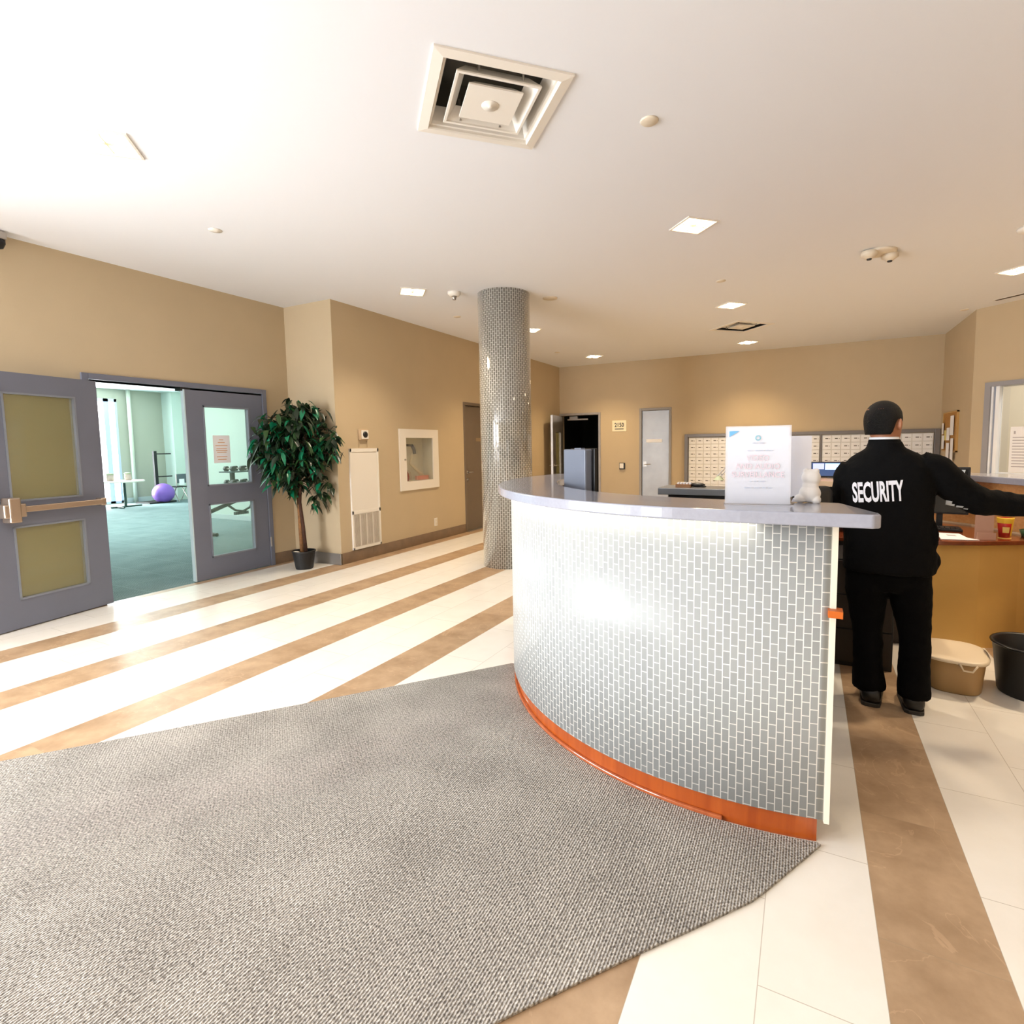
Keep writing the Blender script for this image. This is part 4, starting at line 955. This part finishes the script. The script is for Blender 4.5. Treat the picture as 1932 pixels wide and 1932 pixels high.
bm = B(); tube(bm, [(-9, 5.45, .36), (-9, 5.9, .50), (-9, 6.1, .56), (-9, 6.35, .56)], .035); ob('frame', bm, BLACK, t)
bm = B(); tube(bm, [(-9, 5.88, .48), (-9, 6.02, .37), (-9, 6.16, .34), (-9, 6.3, .40), (-9, 6.36, .52)], .02); ob('curved_rail', bm, BLACK, t)
bm = B()
for i in range(6): box(bm, -9.03, -8.97, 6.0+i*.045, 6.02+i*.045, .29, .34)
ob('teeth', bm, BLACK, t)
bm = B(); tube(bm, [(-9, 5.48, .45), (-9, 5.5, .3), (-9, 5.5, .02)], .03); tube(bm, [(-9.25, 5.5, .03), (-8.75, 5.5, .03)], .03); ob('support', bm, BLACK, t)

# ------------------------------------------------------------------ the guard
g = thing('person', 'person in black SECURITY uniform seen from behind, right arm stretched to the side', 'person', (.40, 3.42, 0))
SKIN = mat('brown_skin', (168, 112, 80), .5)
CLOTH = mat('black_uniform_cloth', (9, 9, 10), .85, spec=.12, bump=.25, bscale=90)
TROU = mat('black_trouser_cloth', (7, 7, 8), .88, spec=.1, bump=.2, bscale=90)
V = Vector
def hsec(x, y, z, a, b, p=2.2, yaw=0):
    c, s = math.cos(yaw), math.sin(yaw); return (V((x, y, z)), V((c, s, 0))*a, V((-s, c, 0))*b, p)
def limb(bm, pts, n=16, flat=1):
    pts = [(V(p), r) for p, r in pts]; secs = []; up = None
    for i, (p, r) in enumerate(pts):
        d = (pts[min(i+1, len(pts)-1)][0]-pts[max(i-1, 0)][0]).normalized()
        u = d.cross(V((0,1,0))) if abs(d.y) < .9 else d.cross(V((0,0,1)))
        u.normalize(); v = d.cross(u); secs.append((p, u*r, v*r*flat, 2))
    loft(bm, secs, n)
yaw = -.62                                # head turned to the right
hx, hy = .362, 3.43
fw = V((-math.sin(yaw), math.cos(yaw), 0)); rt = V((math.cos(yaw), math.sin(yaw), 0))
def head(bm):
    H = [(1.425, .045, .05, .030), (1.435, .055, .068, .028), (1.452, .062, .078, .018), (1.475, .068, .086, .010), (1.505, .073, .092, .002), (1.535, .076, .096, -.004), (1.565, .076, .095, -.008), (1.595, .070, .087, -.010), (1.617, .054, .068, -.010), (1.629, .03, .04, -.010)]
    loft(bm, [(V((hx, hy, z))+fw*o_, rt*a, fw*b, 2.2) for z, a, b, o_ in H], 28)
bm = B(); head(bm)
c0 = V((hx, hy, 0))
blob(bm, c0+fw*.095+V((0,0,1.505)), .016, (.8, .8, 1.5)); blob(bm, c0+fw*.103+V((0,0,1.492)), .012)            # nose
blob(bm, c0+fw*.083+V((0,0,1.462)), .016, (1.3, 1, .45)); blob(bm, c0+fw*.080+V((0,0,1.435)), .018)             # lips, chin
for s in (-1, 1):
    blob(bm, c0+rt*(s*.084)-fw*.004+V((0,0,1.515)), .022, (.5, .85, 1.45)); blob(bm, c0+rt*(s*.034)+fw*.083+V((0,0,1.535)), .016, (1.1, .7, .5))
loft(bm, [hsec(.375, 3.42, 1.33, .075, .07), hsec(.37, 3.42, 1.40, .058, .06), hsec(.364, 3.425, 1.46, .056, .062)], 24)   # neck
loft(bm, [hsec(.40, 3.43, .70, .13, .085), hsec(.40, 3.43, .85, .155, .095), hsec(.39, 3.42, 1.0, .14, .09), hsec(.385, 3.42, 1.2, .165, .10), hsec(.38, 3.42, 1.31, .165, .085), hsec(.375, 3.42, 1.36, .08, .06)], 28)
SHL, SHR = V((.215, 3.42, 1.295)), V((.555, 3.42, 1.30))
ELL, WRL = V((.185, 3.50, 1.06)), V((.27, 3.73, 1.02))
ELR, WRR = V((.785, 3.45, 1.115)), V((1.03, 3.52, 1.085))
limb(bm, [(SHL, .05), ((SHL+ELL)/2, .046), (ELL, .037), ((ELL+WRL)/2, .034), (WRL, .024)])
limb(bm, [(SHR, .05), ((SHR+ELR)/2, .046), (ELR, .037), ((ELR+WRR)/2, .034), (WRR, .024)])
def hand(bm, w, d, palm_n):
    """w wrist, d direction, palm_n palm normal (down)"""
    d = V(d).normalized(); pn = V(palm_n); pn = (pn-d*pn.dot(d)).normalized(); s = d.cross(pn).normalized()
    loft(bm, [(w-d*.02, s*.024, pn*.018, 2), (w+d*.02, s*.034, pn*.016, 2.3), (w+d*.06, s*.041, pn*.014, 2.5), (w+d*.092, s*.039, pn*.012, 2.5)], 16)
    for i, (o_, L) in enumerate(((-.030, .062), (-.010, .074), (.011, .070), (.030, .054))):
        p0 = w+d*.082+s*o_; p1 = p0+d*L*.42+pn*.004; p2 = p1+d*L*.30+pn*.014; p3 = p2+d*L*.2+pn*.018
        limb(bm, [(p0, .0095), (p1, .0088), (p2, .008), (p3, .0065)], 10)
    q0 = w+d*.028-s*.03; q1 = q0+d*.03-s*.024+pn*.008; q2 = q1+d*.03-s*.006+pn*.012
    limb(bm, [(q0, .013), (q1, .011), (q2, .0075)], 10)
hand(bm, WRL, (.15, .95, -.12), (0, -.1, -1)); hand(bm, WRR, (.96, .22, -.08), (0, -.1, -1))
LK, LA = V((.325, 3.44, .40)), V((.335, 3.38, .09))
RK, RA = V((.535, 3.43, .40)), V((.535, 3.36, .09))
limb(bm, [((.32, 3.43, .78), .08), ((.32, 3.44, .60), .072), (LK, .05), ((.33, 3.40, .25), .048), (LA, .034)], flat=1)
limb(bm, [((.49, 3.43, .78), .08), ((.505, 3.44, .60), .072), (RK, .05), ((.535, 3.40, .25), .048), (RA, .036)], flat=1)
for A_ in (LA, RA): limb(bm, [(A_+V((0, -.01, -.02)), .034), (A_+V((0, .06, -.045)), .032), (A_+V((0, .15, -.062)), .022)])
body = ob('body', bm, SKIN, g)
r_ = body.modifiers.new('r', 'REMESH'); r_.mode = 'VOXEL'; r_.voxel_size = .0055; s_ = body.modifiers.new('s', 'SMOOTH'); s_.iterations = 4; bake(body)
bm = B()
for s in (-1, 1): blob(bm, c0+rt*(s*.031)+fw*.088+V((0,0,1.522)), .0095)
eyes = ob('eyes', bm, mat('eye_white', (225, 220, 215), .3), g, smooth=True)
bm = B()
for s in (-1, 1): blob(bm, c0+rt*(s*.031)+fw*.0945+V((0,0,1.522)), .0045)
ob('iris', bm, BLACK, eyes, smooth=True)
# hair
bm = B(); N_, K_ = 48, 18; rows = []
for k in range(K_+1):
    row = []
    for i in range(N_):
        a = 2*PI*i/N_; fr = math.cos(a)                    # 1 = front
        def rmp(x, x0, x1, y0, y1): return y0+(y1-y0)*min(1, max(0, (x-x0)/(x1-x0)))
        zl = rmp(fr, -.42, -.22, 1.462, 1.542) if fr < .1 else (rmp(fr, .1, .2, 1.542, 1.515) if fr < .32 else rmp(fr, .32, .55, 1.515, 1.592))
        f_ = k/K_; z = zl+(1.643-zl)*math.sin(f_*PI/2)
        hh = (z-1.535)/.108
        rr = math.sqrt(max(0, 1-max(0, hh)**2.3)) if hh > 0 else 1-.20*(-hh)**1.5
        p = c0+rt*(math.sin(a)*.0855*rr)+fw*(math.cos(a)*.102*rr-.009); p.z = z; row.append(bm.verts.new(p))
    rows.append(row)
for a_, b_ in zip(rows, rows[1:]):
    for i in range(N_): bm.faces.new((a_[i], a_[(i+1) % N_], b_[(i+1) % N_], b_[i]))
bmesh.ops.remove_doubles(bm, verts=bm.verts, dist=.0005)
hr = ob('hair', bm, mat('black_hair', (8, 7, 7), .5, spec=.25, bump=1, bscale=220), g, smooth=True)
so = hr.modifiers.new('so', 'SOLIDIFY'); so.thickness = .012; so.offset = -1
# jacket
bm = B()
loft(bm, [hsec(.405, 3.43, .725, .212, .135, 2.5), hsec(.405, 3.43, .74, .216, .138, 2.5), hsec(.405, 3.43, .85, .212, .135, 2.5), hsec(.395, 3.43, 1.0, .205, .13, 2.5), hsec(.385, 3.42, 1.12, .21, .13, 2.5), hsec(.380, 3.42, 1.22, .215, .13, 2.5),
          hsec(.380, 3.42, 1.29, .208, .118, 2.4), hsec(.380, 3.42, 1.335, .175, .10, 2.2), hsec(.378, 3.42, 1.37, .125, .088, 2), hsec(.372, 3.42, 1.395, .088, .08, 2), hsec(.368, 3.42, 1.425, .076, .078, 2)], 40)
limb(bm, [(SHL+V((.02,0,-.005)), .075), (SHL+V((-.01,.01,-.07)), .078), ((SHL+ELL)/2, .070), (ELL, .062), ((ELL+WRL)/2, .056), (WRL-V((0,.02,0)), .046)], 20)
limb(bm, [(SHR+V((-.03,0,-.005)), .078), (SHR+V((.045,.005,-.03)), .082), ((SHR+ELR)/2+V((0,0,-.012)), .080), (ELR+V((0,0,-.005)), .072), ((ELR+WRR)/2, .062), (WRR, .052)], 20)
for k in range(5):
    f_ = k/4; blob(bm, V((.80+.055*k, 3.45+.014*k, 1.178-.011*k)), .014, (1.3, 1.8, .7))
blob(bm, V((.608, 3.42, .80)), .045, (.6, .8, 1.1)); blob(bm, V((.60, 3.40, .93)), .05, (.4, 1, 1.6))
jk = ob('jacket', bm, CLOTH, g)
r_ = jk.modifiers.new('r', 'REMESH'); r_.mode = 'VOXEL'; r_.voxel_size = .008; s_ = jk.modifiers.new('s', 'SMOOTH'); s_.iterations = 6
tx = bpy.data.textures.new('folds', 'CLOUDS'); tx.noise_scale = .09
dd = jk.modifiers.new('d', 'DISPLACE'); dd.texture = tx; dd.strength = .016; dd.mid_level = .5; dd.texture_coords = 'LOCAL'
bake(jk)
bm = B(); loft(bm, [hsec(.368, 3.42, 1.405, .078, .080, 2), hsec(.366, 3.42, 1.43, .074, .077, 2), hsec(.365, 3.42, 1.437, .071, .074, 2), hsec(.366, 3.42, 1.42, .064, .068, 2)], 32, cap=False)
ob('jacket_collar', bm, CLOTH, g, smooth=True)
bm = B(); loft(bm, [hsec(.366, 3.422, 1.42, .069, .073, 2), hsec(.365, 3.422, 1.449, .067, .071, 2), hsec(.365, 3.422, 1.449, .062, .066, 2), hsec(.366, 3.422, 1.42, .062, .066, 2)], 32, cap=False)
ob('shirt_collar', bm, mat('white_shirt_cloth', (236, 236, 238), .7), g, smooth=True)
# trousers
bm = B()
loft(bm, [hsec(.405, 3.43, .62, .10, .09), hsec(.405, 3.43, .68, .19, .115, 2.4), hsec(.405, 3.43, .76, .198, .12, 2.4), hsec(.405, 3.43, .88, .185, .115, 2.4)], 32)
limb(bm, [((.31, 3.43, .76), .100), ((.308, 3.43, .62), .104), ((.318, 3.44, .48), .086), ((.325, 3.43, .36), .070), ((.328, 3.40, .22), .072), ((.334, 3.385, .11), .080), ((.336, 3.385, .072), .080)], 24)
limb(bm, [((.50, 3.43, .76), .100), ((.512, 3.43, .62), .100), ((.53, 3.44, .48), .084), ((.541, 3.43, .36), .073), ((.539, 3.40, .22), .073), ((.536, 3.365, .11), .077), ((.536, 3.365, .072), .076)], 24)
tr = ob('trousers', bm, TROU, g)
r_ = tr.modifiers.new('r', 'REMESH'); r_.mode = 'VOXEL'; r_.voxel_size = .008; s_ = tr.modifiers.new('s', 'SMOOTH'); s_.iterations = 5
dd = tr.modifiers.new('d', 'DISPLACE'); dd.texture = tx; dd.strength = .014; dd.mid_level = .5; dd.texture_coords = 'LOCAL'
bake(tr)
# shoes
for (A_, dx) in ((V((.345, 3.365, 0)), .10), (V((.535, 3.36, 0)), .04)):
    dv = V((dx, 1, 0)).normalized(); sv = V((dv.y, -dv.x, 0))*1.22
    bm = B()
    loft(bm, [(A_-dv*.068+V((0,0,.045)), sv*.026, V((0,0,.028)), 2.2), (A_-dv*.05+V((0,0,.055)), sv*.038, V((0,0,.04)), 2.3), (A_+V((0,0,.058)), sv*.042, V((0,0,.044)), 2.3), (A_+dv*.07+V((0,0,.046)), sv*.044, V((0,0,.034)), 2.3), (A_+dv*.14+V((0,0,.036)), sv*.047, V((0,0,.024)), 2.3), (A_+dv*.185+V((0,0,.030)), sv*.036, V((0,0,.018)), 2.2), (A_+dv*.205+V((0,0,.026)), sv*.016, V((0,0,.010)), 2)], 20)
    s1_ = ob('shoe', bm, mat('black_shoe_leather', (16, 15, 15), .35), g, smooth=True)
    bm = B(); prism(bm, [tuple((A_+dv*a+sv*b).xy) for a, b in ((-.073, -.02), (-.06, -.036), (0, -.041), (.08, -.044), (.15, -.048), (.19, -.036), (.212, -.012), (.212, .012), (.19, .036), (.15, .048), (.08, .044), (0, .041), (-.06, .036), (-.073, .02))], 0, .022)
    ob('sole', bm, mat('dark_rubber_sole', (44, 40, 36), .6), s1_, bevel=.004)
# lettering on the back, conformed by a shallow curve
MTXT = frame_mat((.331, 3.42-.152, 1.160), (1, 0, .085), (0,-1,0))
tx_o = text('back_lettering', 'SECURITY', .143, mat('white_print', (240, 240, 248), .6), g, MTXT, sx=.35, ext=.003, off=.0045, space=1.0)
# drape the lettering on the jacket
me = tx_o.data
dg = bpy.context.evaluated_depsgraph_get(); dg.update()
from mathutils.bvhtree import BVHTree
bmj = bmesh.new(); bmj.from_mesh(jk.data); tree = BVHTree.FromBMesh(bmj)
ymin = min(v.co.y for v in me.vertices)
for v in me.vertices:
    h = tree.ray_cast(Vector((v.co.x, -2, v.co.z)), Vector((0, 1, 0)))
    if h[0] is not None: v.co.y = h[0].y-.003-(.002 if v.co.y < ymin+.003 else 0)
# sleeve mark
def sleeve_mark():
    b = B()
    for (x, z, a, h_) in ((.655, 1.105, .012, .014), (.672, 1.095, .008, .006), (.70, 1.088, .013, .006), (.725, 1.078, .008, .004)):
        vs = []
        for i, (sx, sz) in enumerate(((-1, -.6), (1, -1), (1, .8), (-1, 1))):
            px_, pz_ = x+sx*a, z+sz*h_
            h = tree.ray_cast(Vector((px_-g.location.x, -2, pz_)), Vector((0, 1, 0)))
            yy = (h[0].y if h[0] is not None else 0)+g.location.y-.003
            vs.append(b.verts.new((px_, yy, pz_)))
        b.faces.new(vs)
    return b
ob('sleeve_print', sleeve_mark(), mat('grey_white_print', (190, 192, 192), .6), g)
bmj.free()

# ------------------------------------------------------------------ lights
def area(name, loc, rot, sx, sy, e, col=(1,1,1), spread=PI):
    l = bpy.data.lights.new(name, 'AREA'); l.shape = 'RECTANGLE'; l.size = sx; l.size_y = sy; l.energy = e; l.color = col; l.spread = spread
    o = bpy.data.objects.new(name, l); C.objects.link(o); o.location = loc; o.rotation_euler = rot; return o
DAY = (.90, .94, 1)
area('daylight_left', (XL-.35, -1.72, 1.55), (0, -PI/2, 0), 2.9, 3.7, 560, DAY)      # through window_2, pointing +x
area('daylight_front', (-4.9, YS-.3, 1.55), (PI/2, 0, 0), 1.6, 2.9, 110, DAY, math.radians(120))      # through window_3, pointing +y
area('daylight_gym', (-17.25, 7.5, 1.5), (0, -PI/2, 0), 2.8, 1.2, 330, (.94, 1, .99))
area('gym_fill_light', (-12, 4, 3.1), (0, 0, 0), 5, 4, 270, (.86, 1, .95))  # added tinted fill that brightens the gym from above
area('office_light', tuple(MA @ Vector((1.6, 1.4, 3.0))), (0, 0, 0), 1.2, 1.2, 36, (1, .97, .93))
for i, (p, _) in enumerate(lights):
    l = bpy.data.lights.new('lamp_beam', 'SPOT'); l.energy = 150 if p[1] > 6 else 130; l.color = (1, .74, .42) if p[1] > 6 else (1, .83, .62); l.spot_size = math.radians(118); l.spot_blend = .9; l.shadow_soft_size = .1
    o = bpy.data.objects.new('lamp_beam', l); C.objects.link(o); o.location = (p[0], p[1], CZ-.03)
for (x, y) in ((1.95, 4.65), (4.4, 1.8), (4.4, 4.65), (1.95, -1.0), (-.9, -1.0)):
    l = bpy.data.lights.new('lamp_beam', 'SPOT'); l.energy = 110; l.color = (1, .80, .56); l.spot_size = math.radians(118); l.spot_blend = .9; l.shadow_soft_size = .1
    o = bpy.data.objects.new('lamp_beam', l); C.objects.link(o); o.location = (x, y, CZ-.03)
    if y > 4: l.energy = 190
w = bpy.data.worlds.new('world'); sc.world = w; w.use_nodes = True
w.node_tree.nodes['Background'].inputs[0].default_value = (.95, .98, 1, 1); w.node_tree.nodes['Background'].inputs[1].default_value = 3.0

vs = sc.view_settings; vs.view_transform = 'Standard'; vs.look = 'None'; vs.gamma = 1; vs.use_curve_mapping = False; vs.exposure = .56
